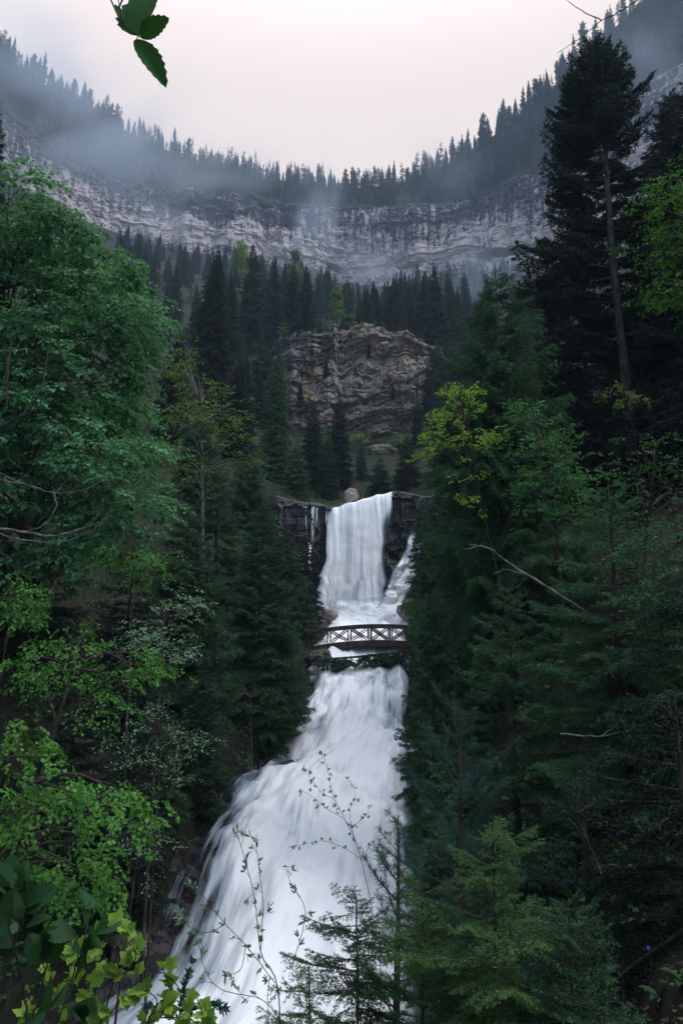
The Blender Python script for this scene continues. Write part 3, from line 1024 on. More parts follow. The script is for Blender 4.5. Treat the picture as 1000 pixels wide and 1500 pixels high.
th = np.linspace(0, 1, 90)
II, TT2 = np.meshgrid(np.arange(len(cpx)), th)
HV = hill_pts(II, TT2)
S = Soup()
grid(S, HV[..., 0], HV[..., 1], HV[..., 2], M_hill)
low = hl + [0, 2.5, 0]
lowV = np.stack([low - [0, 0, 30], hl], 0)
grid(S, lowV[..., 0], lowV[..., 1], lowV[..., 2], M_hill)
tag(link('hill', S.mesh('hill', True)), kind='structure')


def hill_at(px, t):
    i = np.array([int(np.argmin(abs(cpx - px)))])
    return hill_pts(i, np.array([float(t)]))[0]


# rock outcrop over the falls
ox = np.linspace(366, 700, 330)
ot = np.interp(ox, [366, 395, 430, 470, 500, 530, 560, 590, 612, 645, 700], [528, 508, 492, 488, 482, 470, 480, 488, 500, 516, 556]) + 5 * fbm(np.stack([ox * 0.05, 0 * ox, 0 * ox], -1), 4, 97)
ob = np.interp(ox, [366, 395, 440, 500, 560, 610, 655, 700], [680, 690, 690, 680, 652, 655, 668, 680])
oy = 108 + np.interp(ox, [366, 395, 430, 480, 495, 520, 600, 655, 700], [5, 2, -2, -1, 2, 0, -1, 1, 5])
na = 190
a = np.linspace(0, 1, na)
AA, OX = np.meshgrid(a, ox, indexing='ij')
O0, O1 = Pv(ox, ob, oy - 5), Pv(ox, ot, oy + 1.5)
OV = O0[None] * (1 - AA[..., None]) + O1[None] * AA[..., None]
ow = OV * [0.085, 0.06, 0.14] + 0.35 * fbm(OV * 0.15, 3, 99)[..., None]
ow[..., 2] += 0.12 * ow[..., 0]
ob1, oc1 = worley(ow, 301)
ob2, oc2 = worley(ow * 2.3, 311)
ob3, oc3 = worley(ow * 6.0, 321)
jt = fbm(OV * [0.35, 0.2, 0.05], 4, 107)
led = fbm(np.stack([OV[..., 0] * 0.05, 0 * OX, OV[..., 2] * 0.45 - OV[..., 0] * 0.06], -1), 4, 108)
blk = 0.20 * ob1 + 0.13 * ob2 + 0.06 * ob3 - 0.07 * (1 - smooth(0, 0.10, oc1)) - 0.04 * (1 - smooth(0, 0.10, oc2)) + 0.75 * fbm(OV * 0.08, 3, 101) + 0.30 * np.round(jt * 4) / 4 + 0.45 * np.round(led * 4) / 4
OV[..., 1] -= 5.0 * blk + 0.8 * fbm(OV * 0.7, 5, 103, 0.6) + 1.2 * np.sin(AA * PI) - -1.4 * np.exp(-((OX - 493 - 5 * np.sin(AA * 6)) / 5) ** 2) * smooth(0.25, 0.5, AA)
capz = OV[-1]
cap = np.stack([capz + [0, 3 * k, 0.8 * k - 0.25 * k * k] for k in range(6)], 0)
cap[..., 2] += 0.5 * fbm(cap * 0.5, 3, 105) * np.linspace(0, 1, 6)[:, None]
S = Soup()
grid(S, OV[..., 0], OV[..., 1], OV[..., 2], M_outcrop, np.clip(0.5 + 0.35 * smooth(500, 540, OX) - 0.2 * smooth(500, 470, OX) + 0.25 * ob1, 0, 1))
grid(S, cap[..., 0], cap[..., 1], cap[..., 2], M_outcrop)
tag(link('rock_outcrop', S.mesh('rock_outcrop', False)), kind='structure')

# ------------------------------------------------------------------ footbridge
def footbridge():
    xa, xb, Yn = P(446, 930, 45)[0], P(668, 930, 45)[0], 45.0
    zr = P(555, 914, 45)[2]
    zd = P(545, 942, 45)[2]
    L = xb - xa
    arch = lambda x: -0.48 * ((x - (xa + xb) / 2) / (L / 2)) ** 2
    o = thing('footbridge', 'small arched timber footbridge with crossed railings in front of the tall waterfall', 'footbridge', ((xa + xb) / 2, Yn, zd))
    org = np.array([(xa + xb) / 2, Yn, zd])
    n = 26
    xs = np.linspace(xa, xb, n)

    def sweep(S, y0, y1, z0, z1, mat):
        V, F = [], []
        for x in xs:
            zc = arch(x)
            V += [[x, y0, zd + zc + z0], [x, y1, zd + zc + z0], [x, y1, zd + zc + z1], [x, y0, zd + zc + z1]]
        for i in range(n - 1):
            for k in range(4):
                F.append([i * 4 + k, i * 4 + (k + 1) % 4, i * 4 + 4 + (k + 1) % 4, i * 4 + 4 + k])
        F += [[0, 1, 2, 3], [4 * n - 1, 4 * n - 2, 4 * n - 3, 4 * n - 4]]
        S.add(np.array(V) - org, F, 0.5, mat)
    S = Soup()
    sweep(S, 0 + Yn + 0.10, Yn + 1.50, 0.10, 0.16, M_wood)
    link('deck', S.mesh('deck'), o)
    H = zr - zd
    for y in (0.0, 1.5):
        S = Soup(); sweep(S, Yn + y, Yn + y + 0.10, -0.20, 0.20, M_wood); link('beam', S.mesh('beam'), o)
        S = Soup(); sweep(S, Yn + y - 0.03, Yn + y + 0.13, H - 0.24, H, M_wood); link('handrail', S.mesh('handrail'), o)
        nb = 7
        px = np.linspace(xa + 0.25, xb - 0.25, nb + 1)
        for x in px:
            for dx in ((-0.09, 0.09) if 0 < list(px).index(x) < nb else (0,)):
                S = Soup()
                z = zd + arch(x)
                box(S, (x + dx - 0.035, Yn + y + 0.01, z + 0.19), (x + dx + 0.035, Yn + y + 0.085, z + H - 0.19), M_wood, org=-org)
                link('post', S.mesh('post'), o)
        for i in range(nb):
            x0, x1 = px[i] + 0.12, px[i + 1] - 0.12
            for k in (-0.09, 0.09):
                for a_, b_, yy in ((x0, x1, 0.025), (x1, x0, 0.07)):
                    S = Soup()
                    sg = 1 if b_ > a_ else -1
                    pa = np.array([a_ + max(0, k * sg) * sg, Yn + y + yy, zd + arch(a_) + 0.22 + max(0, -k * sg)])
                    pb_ = np.array([b_ - max(0, -k * sg) * sg, Yn + y + yy, zd + arch(b_) + H - 0.22 - max(0, k * sg)])
                    bar(S, pa - org, pb_ - org, 0.06, 0.035, M_wood)
                    link('cross_brace', S.mesh('cross_brace'), o)
    # stone footings under both ends
    for x in (xa - 0.4, xb + 0.4):
        S = Soup()
        lump(S, np.array([x, Yn + 0.8, zd + arch(xa) - 0.9]) - org, (0.9, 1.1, 1.0), M_boulder, int(x * 10))
        link('footing', S.mesh('footing'), o)


def lump(S, c, r, mat, seed=0, n=26, amp=0.3):
    th_, ph_ = np.meshgrid(np.linspace(0, 2 * PI, n), np.linspace(0.001, PI - 0.001, n // 2 + 2))
    d = np.stack([np.cos(th_) * np.sin(ph_), np.sin(th_) * np.sin(ph_), np.cos(ph_)], -1)
    rr = 1 + amp * fbm(d * 1.3 + seed * 3.7, 4, 111) + 0.08 * np.round(fbm(d * 2.2 + seed, 2, 113) * 3)
    p = d * rr[..., None] * np.array(r) + np.asarray(c, float)
    grid(S, p[..., 0], p[..., 1], p[..., 2], mat)


footbridge()


def boulder(label, px, py, Y, r, seed, mat=None):
    S = Soup()
    lump(S, (0, 0, 0), r, mat or M_boulder, seed)
    c = P(px, py, Y)
    tag(link('boulder', S.mesh('boulder', False), loc=c), label, 'boulder')


boulder('rounded pinkish boulder perched on the lip left of the main waterfall', 514, 727, 57.5, (0.55, 0.6, 0.75), 1)
boulder('small pale boulder beside the churned pool below the footbridge', 459, 982, 42.8, (0.35, 0.35, 0.3), 2)
boulder('low tan boulder at the left foot of the waterfall above the bridge', 478, 901, 51.5, (0.9, 0.7, 0.45), 3)
boulder('dark flat boulder parting the water under the footbridge', 468, 963, 44.3, (0.8, 0.7, 0.5), 4, M_wet)
boulder('wet dark boulder at the edge of the white water near the yellow leaves', 190, 1385, 17.6, (0.5, 0.4, 0.35), 5, M_wet)
boulder('mossy brown boulder on the right bank above the footbridge', 606, 895, 50.5, (1.2, 1.0, 0.8), 6, M_outcrop)
boulder('squat tan boulder at the foot of the mossy outcrop', 560, 662, 96, (2.2, 2.0, 1.0), 7, M_outcrop)

# ------------------------------------------------------------------ conifers, far to near
g = np.random.default_rng(5)
q_far = dict(twig=0.7, nl=1.0, nw=0.50, ngap=0.26, wood=False, sag=0.25, lift=0.1, hang=0.7, wide=0.45)
far = [conifer(h, R, g, q_far, M_spruce_far, M_bark, bottom=b0, gapw=gw, per=p, shape=s, ragged=rg, keep=kp)
       for h, R, b0, gw, p, s, rg, kp in ((22, 3.3, 0.05, 1.0, 6, 0.85, 0.25, 0.95), (25, 3.0, 0.10, 1.1, 6, 0.75, 0.35, 0.85), (19, 3.4, 0.04, 1.0, 6, 0.8, 0.2, 0.95), (23, 3.6, 0.22, 1.3, 6, 0.5, 0.45, 0.75))]
q_mid = dict(twig=0.28, nl=0.36, nw=0.17, ngap=0.07, wood=True, sag=0.28, lift=0.14, hang=0.5, wide=0.42)
mid = [conifer(h, R, g, q_mid, M_spruce_far, M_bark, bottom=b0, gapw=gw, per=p, shape=s, ragged=rg, keep=kp)
       for h, R, b0, gw, p, s, rg, kp in ((16, 3.1, 0.04, 0.45, 7, 0.85, 0.25, 0.95), (18, 3.0, 0.06, 0.5, 7, 0.75, 0.3, 0.9), (14, 3.2, 0.03, 0.45, 7, 0.9, 0.2, 0.95), (17, 3.2, 0.10, 0.55, 7, 0.6, 0.4, 0.85))]


def copy_tree(label, cat, base, proto, group, s, rz, sz=None, name='spruce_tree'):
    o = tree_obj(name, label, cat, base, proto, group, rz, s, sz)
    o.rotation_euler = (g.normal(0, 0.03), g.normal(0, 0.03), rz)
    return o


# trees of the rim
rim_zone = [(-60, 150, 'misty bluish conifer in the skyline row high on the left mountainside', 'conifers high on the misty left mountainside'),
            (150, 300, 'grey green conifer in the skyline row left of the centre above the pale cliff', 'conifers along the left part of the cliff rim'),
            (300, 430, 'small dark conifer in the skyline row above the streaked left cliff', 'conifers above the streaked left cliff'),
            (430, 560, 'small dark conifer in the skyline row at the lowest dip of the cliff rim', 'conifers at the dip of the cliff rim'),
            (560, 690, 'dark pointed conifer in the skyline row just right of the dip in the rim', 'conifers right of the dip in the rim'),
            (690, 1000, 'dark conifer on the steep right shoulder of the cliff rim', 'conifers on the steep right shoulder')]


def slope_pt(px, t):
    i = int(np.argmin(abs(cpx - px)))
    f = t * (ns - 1)
    k = min(int(f), ns - 2)
    return SV[k, i] * (1 - f + k) + SV[k + 1, i] * (f - k)


def zone_of(px):
    for a_, b_, l, gr in rim_zone:
        if a_ <= px < b_:
            return l, gr
    return rim_zone[0][2:] if px < 0 else rim_zone[-1][2:]


px = -30.0
while px < 905:
    right = px > 640
    l, gr = zone_of(px)
    p = slope_pt(px, g.uniform(0.86, 1.0)) + [0, 0, -0.8]
    if px < 620 and vnoise(np.array([px * 0.045, 3.0, 0.0]), 5) < -0.5:
        px += 6
        continue
    s = g.uniform(0.5, 1.2) * (1.0 if not right else 1.25) * (0.92 if 300 < px < 660 else 1.0)
    copy_tree(l, 'conifer', p, far[g.integers(4)], gr, s, g.uniform(0, 6), s * g.uniform(0.8, 1.05))
    px += g.uniform(5, 13) * (1.1 if right else 1)
# the wood behind them that reads as one mass
S = Soup()
fm = []
for m_ in far:
    me = m_[1]
    v = np.empty(len(me.vertices) * 3, np.float32); me.vertices.foreach_get('co', v)
    tn = np.empty(len(me.vertices), np.float32); me.attributes['tone'].data.foreach_get('value', tn)
    v = v.reshape(-1, 3)
    k = len(v) // 3
    keep_ = np.random.default_rng(1).random(k) < 0.45
    fm.append((v.reshape(k, 9)[keep_].reshape(-1, 3), tn.reshape(k, 3)[keep_].reshape(-1)))
for _ in range(1100):
    px = g.uniform(-80, 1010)
    t = g.uniform(0.02, 0.99)
    if px > 860 and g.random() < 0.5:
        continue
    p = slope_pt(px, t) + [0, 0, -0.5]
    v, tn = fm[g.integers(4)]
    a_ = g.uniform(0, 6)
    s = g.uniform(0.5, 0.95)
    Rz = np.array([[math.cos(a_), math.sin(a_), 0], [-math.sin(a_), math.cos(a_), 0], [0, 0, g.uniform(1, 1.2)]])
    S.add(v @ Rz * s + p, np.arange(len(v)).reshape(-1, 3), tn + g.normal(0, 0.15), M_spruce_far)
tag(link('forest', S.mesh('forest')), kind='stuff')

# brushwood and seedlings covering the slope under the cliff: one mass
S = Soup()
for _ in range(1500):
    i_ = np.array([int(g.integers(175, 445))])
    t_ = g.uniform(0.0, 0.95) ** 1.3
    p = hill_pts(i_, np.array([t_]))[0] - [0, 0, 0.3]
    v, tn = fm[g.integers(4)]
    sel = np.repeat(g.random(len(v) // 3) < 0.4, 3)
    v, tn = v[sel], tn[sel]
    a_ = g.uniform(0, 6)
    s = g.uniform(0.08, 0.26)
    Rz = np.array([[math.cos(a_), math.sin(a_), 0], [-math.sin(a_), math.cos(a_), 0], [0, 0, g.uniform(0.6, 1.0)]])
    S.add(v @ Rz * [s * 2, s * 2, s] + p, np.arange(len(v)).reshape(-1, 3), tn + g.normal(0, 0.2), [M_spruce_far, M_spruce_far, M_spruce, M_olive][int(g.integers(4))])
tag(link('undergrowth', S.mesh('undergrowth')), kind='stuff')

# trees of the slope under the cliff
line_x = [-60, 150, 170, 250, 320, 400, 480, 498, 530, 560, 620, 680, 730, 800, 900]
line_y = [330, 335, 318, 342, 352, 358, 375, 402, 410, 398, 382, 372, 340, 335, 330]
mid_zone = [(-80, 245, 'dusky conifer under the misty cliff above the big maple', 'dusky conifers above the big maple'),
            (245, 345, 'dark conifer packed on the slope left of the yellow green crowns', 'conifers on the slope left of the yellow green crowns'),
            (345, 500, 'dark conifer packed on the slope over the left half of the outcrop', 'conifers over the left half of the outcrop'),
            (500, 660, 'dark conifer packed on the slope over the right half of the outcrop', 'conifers over the right half of the outcrop'),
            (660, 1000, 'pale misty conifer on the slope under the right cliff', 'misty conifers under the right cliff')]
made = 0
tries = 0
spots = []
while made < 214 and tries < 8000:
    tries += 1
    px = g.uniform(165, 830)
    t = g.uniform(0.015, 0.80) ** 1.15
    if 380 < px < 425 and t < 0.03:
        continue
    if px > 690 and t < 0.5 and g.random() < 0.6:
        continue
    p = hill_at(px, t)
    if any((p[0] - a_) ** 2 + (p[1] - b_) ** 2 < (2.4 + 0.005 * p[1]) ** 2 for a_, b_ in spots):
        continue
    k = g.integers(4)
    s = g.uniform(0.7, 1.25)
    hh = (16, 18, 14, 17)[k] * s
    u = (px - 500) / 1000
    # the photo's line of tree tops under the cliff
    zt = P(px, np.interp(px, line_x, line_y) + g.uniform(0, 22), p[1])[2]
    if p[2] + hh > zt:
        s *= (zt - p[2]) / hh
        if s < 0.45:
            continue
    spots.append((p[0], p[1]))
    l, gr = [(z[2], z[3]) for z in mid_zone if z[0] <= px < z[1]][0]
    copy_tree(l, 'conifer', p - [0, 0, 0.4], mid[k], gr, s, g.uniform(0, 6), s * g.uniform(0.95, 1.05))
    made += 1


def light_tree(label, px, py, Y, R, h, mat, seed, name='larch_tree', cat='larch'):
    gg = np.random.default_rng(seed)
    top = P(px, py, Y)
    base = top - [0, 0, h]
    n = 34
    a_ = gg.uniform(0, 6.28, n)
    t_ = gg.random(n)
    rr = R * (1 - t_ ** 1.6) * gg.uniform(0.3, 0.85, n)
    lob = np.stack([np.cos(a_) * rr, np.sin(a_) * rr, h * (0.25 + 0.72 * t_), 0.42 * R * (1.05 - 0.5 * t_)], 1)
    m = leafy_tree(gg, [(0, 0, 0), (0.1, 0, h * 0.5), (0, 0, h * 0.98)], 0.014 * h, lob, mat, M_bark, 0.26, 'diamond', -16, 26, limb_r=0.05, spray_l=1.1, droop=0.3)
    tree_obj(name, label, cat, base, m)


light_tree('bright yellow green crown under the cliff among dark conifers', 354, 352, 205, 4.3, 17, M_lime, 31, 'broadleaf_tree', 'tree')
light_tree('paler slender yellow green crown right of the brightest one under the cliff', 432, 366, 215, 3.2, 17, M_olive, 32, 'broadleaf_tree', 'tree')
light_tree('narrow yellow crown at the end of the conifers over the outcrop', 494, 418, 160, 1.9, 12, M_lime, 33, 'broadleaf_tree', 'tree')
light_tree('small pale mint green bush-like tree between dark conifers', 349, 424, 150, 2.2, 7, M_pale, 34, 'broadleaf_tree', 'tree')
light_tree('little mint green tree at the dark foot of the slope conifers', 413, 455, 140, 1.6, 6, M_shrub, 35, 'broadleaf_tree', 'tree')
light_tree('lone yellowish sapling on top of the outcrop', 512, 462, 118, 1.2, 5, M_olive, 36, 'broadleaf_tree', 'tree')

# outcrop bushes and small spruces standing on ledges
for (px, py, Y, h, l) in ((500, 462, 112, 4.5, 'squat dark spruce on the left brow of the outcrop'), (549, 474, 111, 4.0, 'squat dark spruce on the middle brow of the outcrop'),
                          (470, 470, 110, 5.5, 'spruce leaning over the dark left wall of the outcrop'), (440, 486, 109, 5.5, 'slim spruce on the left shoulder of the outcrop'),
                          (583, 486, 113, 3.5, 'tiny spruce on the right brow of the outcrop'), (478, 520, 104, 4.0, 'little spruce on a ledge halfway down the outcrop'),
                          (600, 500, 114, 5.0, 'little spruce behind the right end of the outcrop'), (420, 490, 108, 6.5, 'spruce left of the outcrop on brown ground'),
                          (392, 480, 100, 14, 'tall spruce before the left flank of the outcrop'), (372, 470, 112, 12, 'spruce on the brown slope left of the outcrop'), (352, 478, 104, 13, 'dark spruce next to the tall one rising above all others'),
                          (640, 500, 104, 13, 'tall spruce before the right flank of the outcrop'), (660, 470, 112, 13, 'spruce behind the right flank of the outcrop'), (684, 478, 104, 14, 'dark spruce left of the feathery tree top'), (715, 470, 100, 14, 'dark spruce hidden behind the feathery tree top'), (625, 540, 100, 9, 'short spruce at the lower right corner of the outcrop'), (366, 512, 97, 9, 'short dark spruce on brown ground far left of the outcrop'), (384, 545, 94, 9, 'short spruce low at the left flank of the outcrop'), (612, 590, 93, 8, 'young spruce against the right lower face of the outcrop'), (540, 500, 104, 3, 'tiny spruce rooted high on the face of the outcrop'), (575, 560, 101, 3, 'tiny spruce rooted midway on the right face of the outcrop'), (440, 560, 100, 4, 'tiny spruce rooted on the left face of the outcrop')):
    p = P(px, py, Y) - [0, 0, h]
    k = g.integers(4)
    hh = (16, 18, 14, 17)[k]
    copy_tree(l, 'spruce', p, mid[k], None, h / hh * 1.15, g.uniform(0, 6), h / hh)

for k_, (px, Y, dz) in enumerate(((448, 103, 0), (505, 99, 0), (533, 97, 0), (575, 97, 0), (598, 98, 0), (470, 98, 0))):
    lbl = ('green scrub at the dark left foot of the outcrop', 'green scrub under the pale cleft of the outcrop', 'low scrub just left of the squat tan boulder', 'low scrub just right of the squat tan boulder', 'scrub at the lower right corner of the outcrop', 'scrub between the three spruces and the outcrop')[k_]
    x_ = P(px, 640, Y)[0]
    gg_ = np.random.default_rng(500 + k_)
    lob = np.column_stack([gg_.normal(0, 1.3, (7, 2)), gg_.uniform(0.8, 2.4, 7), gg_.uniform(0.6, 1.0, 7)])
    m_ = leafy_tree(gg_, [(0, 0, 0), (0.1, 0, 0.8), (0, 0, 1.6)], 0.06, lob, (M_shrub, M_olive, M_olive)[k_ % 3], M_bark, 0.22, 'diamond', -9, 16, limb_r=0.03, spray_l=0.9)
    tree_obj('scrub_bush', lbl, 'bush', (x_, Y, G(x_, Y) - 0.1), m_)

# spruces near the top of the falls
q_n60 = dict(twig=0.15, nl=0.16, nw=0.055, ngap=0.032, wood=True, sag=0.30, lift=0.16, hang=0.6, wide=0.44, sub=0.28)


def spruce_at(label, px, py, Y, R, q, mat=None, bark=None, name='spruce_tree', cat='spruce', base=None, seed=0, **kw):
    top = P(px, py, Y)
    zb = G(top[0], Y) - 0.2 if base is None else base
    gg = np.random.default_rng(seed + 100)
    m = conifer(top[2] - zb, R, gg, q, mat or M_spruce, bark or M_bark, **kw)
    return tree_obj(name, label, cat, (top[0], Y, zb), m)


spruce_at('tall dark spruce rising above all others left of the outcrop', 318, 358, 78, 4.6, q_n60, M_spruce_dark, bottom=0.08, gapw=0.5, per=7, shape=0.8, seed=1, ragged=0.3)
spruce_at('slender mossy green spruce left of the outcrop wall', 408, 498, 64, 2.5, q_n60, bottom=0.03, gapw=0.45, per=7, shape=0.7, seed=2)
spruce_at('left one of three spruces on top of the falls', 459, 588, 68, 2.1, q_n60, M_spruce_far, bottom=0.03, gapw=0.38, per=7, shape=0.7, seed=3)
spruce_at('tallest of three spruces on top of the falls', 497, 572, 70, 2.2, q_n60, M_spruce_far, bottom=0.02, gapw=0.38, per=7, shape=0.75, seed=4)
spruce_at('low front spruce of three on top of the falls', 480, 625, 65, 1.9, q_n60, M_spruce_far, bottom=0.02, gapw=0.38, per=7, shape=0.8, seed=5)
spruce_at('small lone spruce on the tan slope right of three spruces', 529, 643, 74, 1.3, q_n60, M_spruce_far, bottom=0.02, gapw=0.33, per=7, shape=0.8, seed=6)
spruce_at('bushy young spruce just above the right end of the waterfall lip', 556, 668, 66, 2.2, q_n60, M_spruce_far, bottom=0.02, gapw=0.33, per=7, shape=0.8, seed=7)
spruce_at('bushy dark spruce behind the right end of the waterfall lip', 596, 640, 68, 2.4, q_n60, M_spruce_far, bottom=0.02, gapw=0.38, per=7, shape=0.7, seed=8)
spruce_at('dark spruce between the slender spruce and the thin water threads', 436, 640, 60, 1.9, q_n60, bottom=0.02, gapw=0.38, per=7, shape=0.75, seed=9)
spruce_at('dark spruce deep behind the yellow green tree', 350, 520, 66, 3.2, q_n60, M_spruce_dark, bottom=0.03, gapw=0.45, per=7, shape=0.8, seed=10)
spruce_at('broad dark spruce standing behind the big maple', 262, 480, 64, 3.4, q_n60, M_spruce_dark, bottom=0.03, gapw=0.45, per=7, shape=0.8, seed=12)

# left bank, middle distance
q_n30 = dict(twig=0.10, nl=0.085, nw=0.028, ngap=0.017, wood=True, sag=0.26, lift=0.16, hang=0.5, wide=0.44, sub=0.17)
q_n30b = dict(q_n30, ngap=0.022, nl=0.1)
front = lambda az, t, gg: (math.sin(az) < 0.45) or gg.random() < 0.35
spruce_at('broad green spruce on the left bank beside the footbridge', 386, 728, 33.5, 3.3, q_n30, bottom=0.07, gapw=0.30, per=7, shape=0.75, seed=20, azi=front, base=-4.6)
spruce_at('dim spruce with bare thin trunk left of the broad bank spruce', 322, 668, 39, 3.4, q_n30b, bottom=0.06, gapw=0.5, per=5, shape=0.7, seed=21, azi=front)
spruce_at('dark layered spruce behind the pale leaved bush', 276, 728, 29, 3.3, q_n30, bottom=0.03, gapw=0.33, per=7, shape=0.75, seed=22, azi=front)
spruce_at('small drooping dark spruce left of the falls above the bridge', 450, 772, 50, 1.7, q_n60, M_spruce_dark, bottom=0.03, gapw=0.4, per=5, shape=0.7, seed=23)
spruce_at('low dark spruce leaning over the white water on the left bank', 300, 950, 25.5, 1.6, q_n30, bottom=0.02, gapw=0.28, per=7, shape=0.7, seed=24, azi=front)
spruce_at('low dark spruce at the bend of the left bank', 232, 1010, 22, 1.6, q_n30, bottom=0.02, gapw=0.28, per=7, shape=0.7, seed=25, azi=front)
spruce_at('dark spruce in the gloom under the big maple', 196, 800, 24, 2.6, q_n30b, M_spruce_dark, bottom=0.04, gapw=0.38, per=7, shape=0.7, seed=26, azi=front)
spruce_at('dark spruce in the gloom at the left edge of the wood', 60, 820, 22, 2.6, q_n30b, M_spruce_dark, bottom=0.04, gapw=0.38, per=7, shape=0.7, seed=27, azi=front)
spruce_at('black spruce towering behind the left shoulder of the maple', -6, 150, 34, 3.2, q_n60, M_spruce_dark, bottom=0.1, gapw=0.45, per=7, shape=0.75, seed=28)
spruce_at('young spruce tucked between broad bank spruce and white water', 430, 905, 37, 1.4, q_n30b, bottom=0.02, gapw=0.35, per=6, shape=0.7, seed=29, azi=front)
spruce_at('dark spruce low over the ledges of the left bank', 196, 1075, 18.5, 1.7, q_n30, M_spruce_dark, bottom=0.02, gapw=0.28, per=7, shape=0.7, seed=30, azi=front)

# right bank
q_big = dict(twig=0.14, nl=0.13, nw=0.045, ngap=0.022, wood=True, sag=0.10, lift=0.22, hang=0.2, wide=0.46, bare=0.22, sub=0.24)
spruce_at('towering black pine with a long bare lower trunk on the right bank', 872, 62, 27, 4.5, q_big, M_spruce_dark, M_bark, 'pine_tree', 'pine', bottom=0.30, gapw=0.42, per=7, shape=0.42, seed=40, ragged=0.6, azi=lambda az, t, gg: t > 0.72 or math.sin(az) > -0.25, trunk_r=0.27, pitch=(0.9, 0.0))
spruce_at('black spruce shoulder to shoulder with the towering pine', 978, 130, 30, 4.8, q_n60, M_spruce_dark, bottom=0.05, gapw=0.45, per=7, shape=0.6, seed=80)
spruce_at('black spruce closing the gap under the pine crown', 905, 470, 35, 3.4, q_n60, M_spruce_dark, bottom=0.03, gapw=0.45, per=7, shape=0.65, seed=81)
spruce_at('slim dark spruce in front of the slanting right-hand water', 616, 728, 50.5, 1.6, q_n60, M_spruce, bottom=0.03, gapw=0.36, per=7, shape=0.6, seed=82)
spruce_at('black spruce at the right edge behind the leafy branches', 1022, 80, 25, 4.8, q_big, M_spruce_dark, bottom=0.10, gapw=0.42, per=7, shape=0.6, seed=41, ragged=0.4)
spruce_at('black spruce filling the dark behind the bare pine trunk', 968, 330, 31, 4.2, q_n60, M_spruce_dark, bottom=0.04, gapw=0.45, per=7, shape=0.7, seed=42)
spruce_at('dark spruce between the pine trunk and the feathery green tree', 812, 430, 33, 3.8, q_n60, M_spruce_dark, bottom=0.04, gapw=0.45, per=7, shape=0.7, seed=43)
q_larch = dict(twig=0.07, nl=0.06, nw=0.018, ngap=0.010, wood=True, sag=0.12, lift=0.05, hang=0.95, wide=0.40, sub=0.16, br=0.010)
spruce_at('feathery green spruce with hanging twigs and a thin reddish top', 722, 390, 21, 3.7, q_larch, M_larch, M_bark_red, bottom=0.04, gapw=0.30, per=7, shape=0.55, seed=44, ragged=0.5, keep=0.85, azi=front, pitch=(0.55, -0.1))
spruce_at('brownish green spruce trailing its twigs over the right edge of the water', 632, 860, 19.5, 1.5, q_larch, M_spruce, M_bark_red, bottom=0.03, gapw=0.28, per=7, shape=0.5, seed=45, ragged=0.3)
spruce_at('dark spruce overhanging the right end of the footbridge', 640, 700, 36, 2.4, q_n30b, M_spruce, bottom=0.03, gapw=0.33, per=7, shape=0.6, seed=46, azi=front)
q_n10 = dict(twig=0.06, nl=0.034, nw=0.011, ngap=0.0085, wood=True, sag=0.16, lift=0.12, hang=0.38, wide=0.44, sub=0.085)
spruce_at('open young spruce with black trunk and level boughs on the right bank', 888, 705, 9.4, 1.9, q_n10, M_spruce, M_bark, bottom=0.06, gapw=0.26, per=6, shape=0.55, seed=47, ragged=0.3, keep=0.85, trunk_r=0.075, pitch=(0.5, -0.05))
spruce_at('young spruce with bright level boughs below the fallen grey branch', 742, 860, 10.5, 1.7, q_n10, M_spruce, M_bark, bottom=0.04, gapw=0.24, per=6, shape=0.5, seed=48, ragged=0.3, azi=front)
spruce_at('dark spruce at the right edge beside the open young spruce', 1010, 800, 7.6, 1.6, q_n10, M_spruce, M_bark, bottom=0.05, gapw=0.26, per=6, shape=0.5, seed=49, ragged=0.3, azi=front)
q_pine = dict(twig=0.14, nl=0.075, nw=0.0045, ngap=0.0035, wood=True, sag=-0.05, lift=0.1, hang=-0.15, wide=0.30, bare=0.35, br=0.016)
spruce_at('bluish pine with brushy needle tufts above the foreground spruce', 668, 1030, 8.2, 1.35, q_pine, M_pine, M_bark, 'pine_tree', 'pine', bottom=0.10, gapw=0.34, per=5, shape=0.35, seed=50, ragged=0.4, pitch=(0.9, 0.1))
spruce_at('short bluish pine whose tufts stand against the white water', 578, 1195, 6.3, 0.85, q_pine, M_pine, M_bark, 'pine_tree', 'pine', bottom=0.35, gapw=0.24, per=4, shape=0.4, seed=51, ragged=0.5, pitch=(0.9, 0.2))
q_fore = dict(twig=0.036, nl=0.020, nw=0.0055, ngap=0.0040, wood=True, sag=0.18, lift=0.14, hang=0.35, wide=0.46, sub=0.05)
spruce_at('bushy foreground spruce with fresh green tips', 716, 1208, 4.8, 1.35, q_fore, M_spruce_young, M_bark, bottom=0.30, gapw=0.14, per=6, shape=0.42, seed=52, ragged=0.6, keep=0.85, trunk_r=0.035)
spruce_at('low foreground spruce left of the bushy one by the water', 612, 1275, 4.9, 0.95, q_fore, M_spruce_young, M_bark, bottom=0.30, gapw=0.14, per=6, shape=0.42, seed=56, ragged=0.6, keep=0.85, trunk_r=0.03)
spruce_at('low shaded foreground spruce right of the bushy one', 828, 1325, 4.3, 0.85, q_fore, M_spruce, M_bark, bottom=0.25, gapw=0.12, per=7, shape=0.45, seed=57, ragged=0.4, trunk_r=0.03)
spruce_at('thin brownish foreground spruce reaching in front of the white water', 545, 1318, 5.2, 1.05, q_fore, M_spruce_young, M_bark, bottom=0.35, gapw=0.15, per=6, shape=0.40, seed=53, ragged=0.6, lean=(-0.03, 0.02), pitch=(0.35, -0.2), trunk_r=0.022)
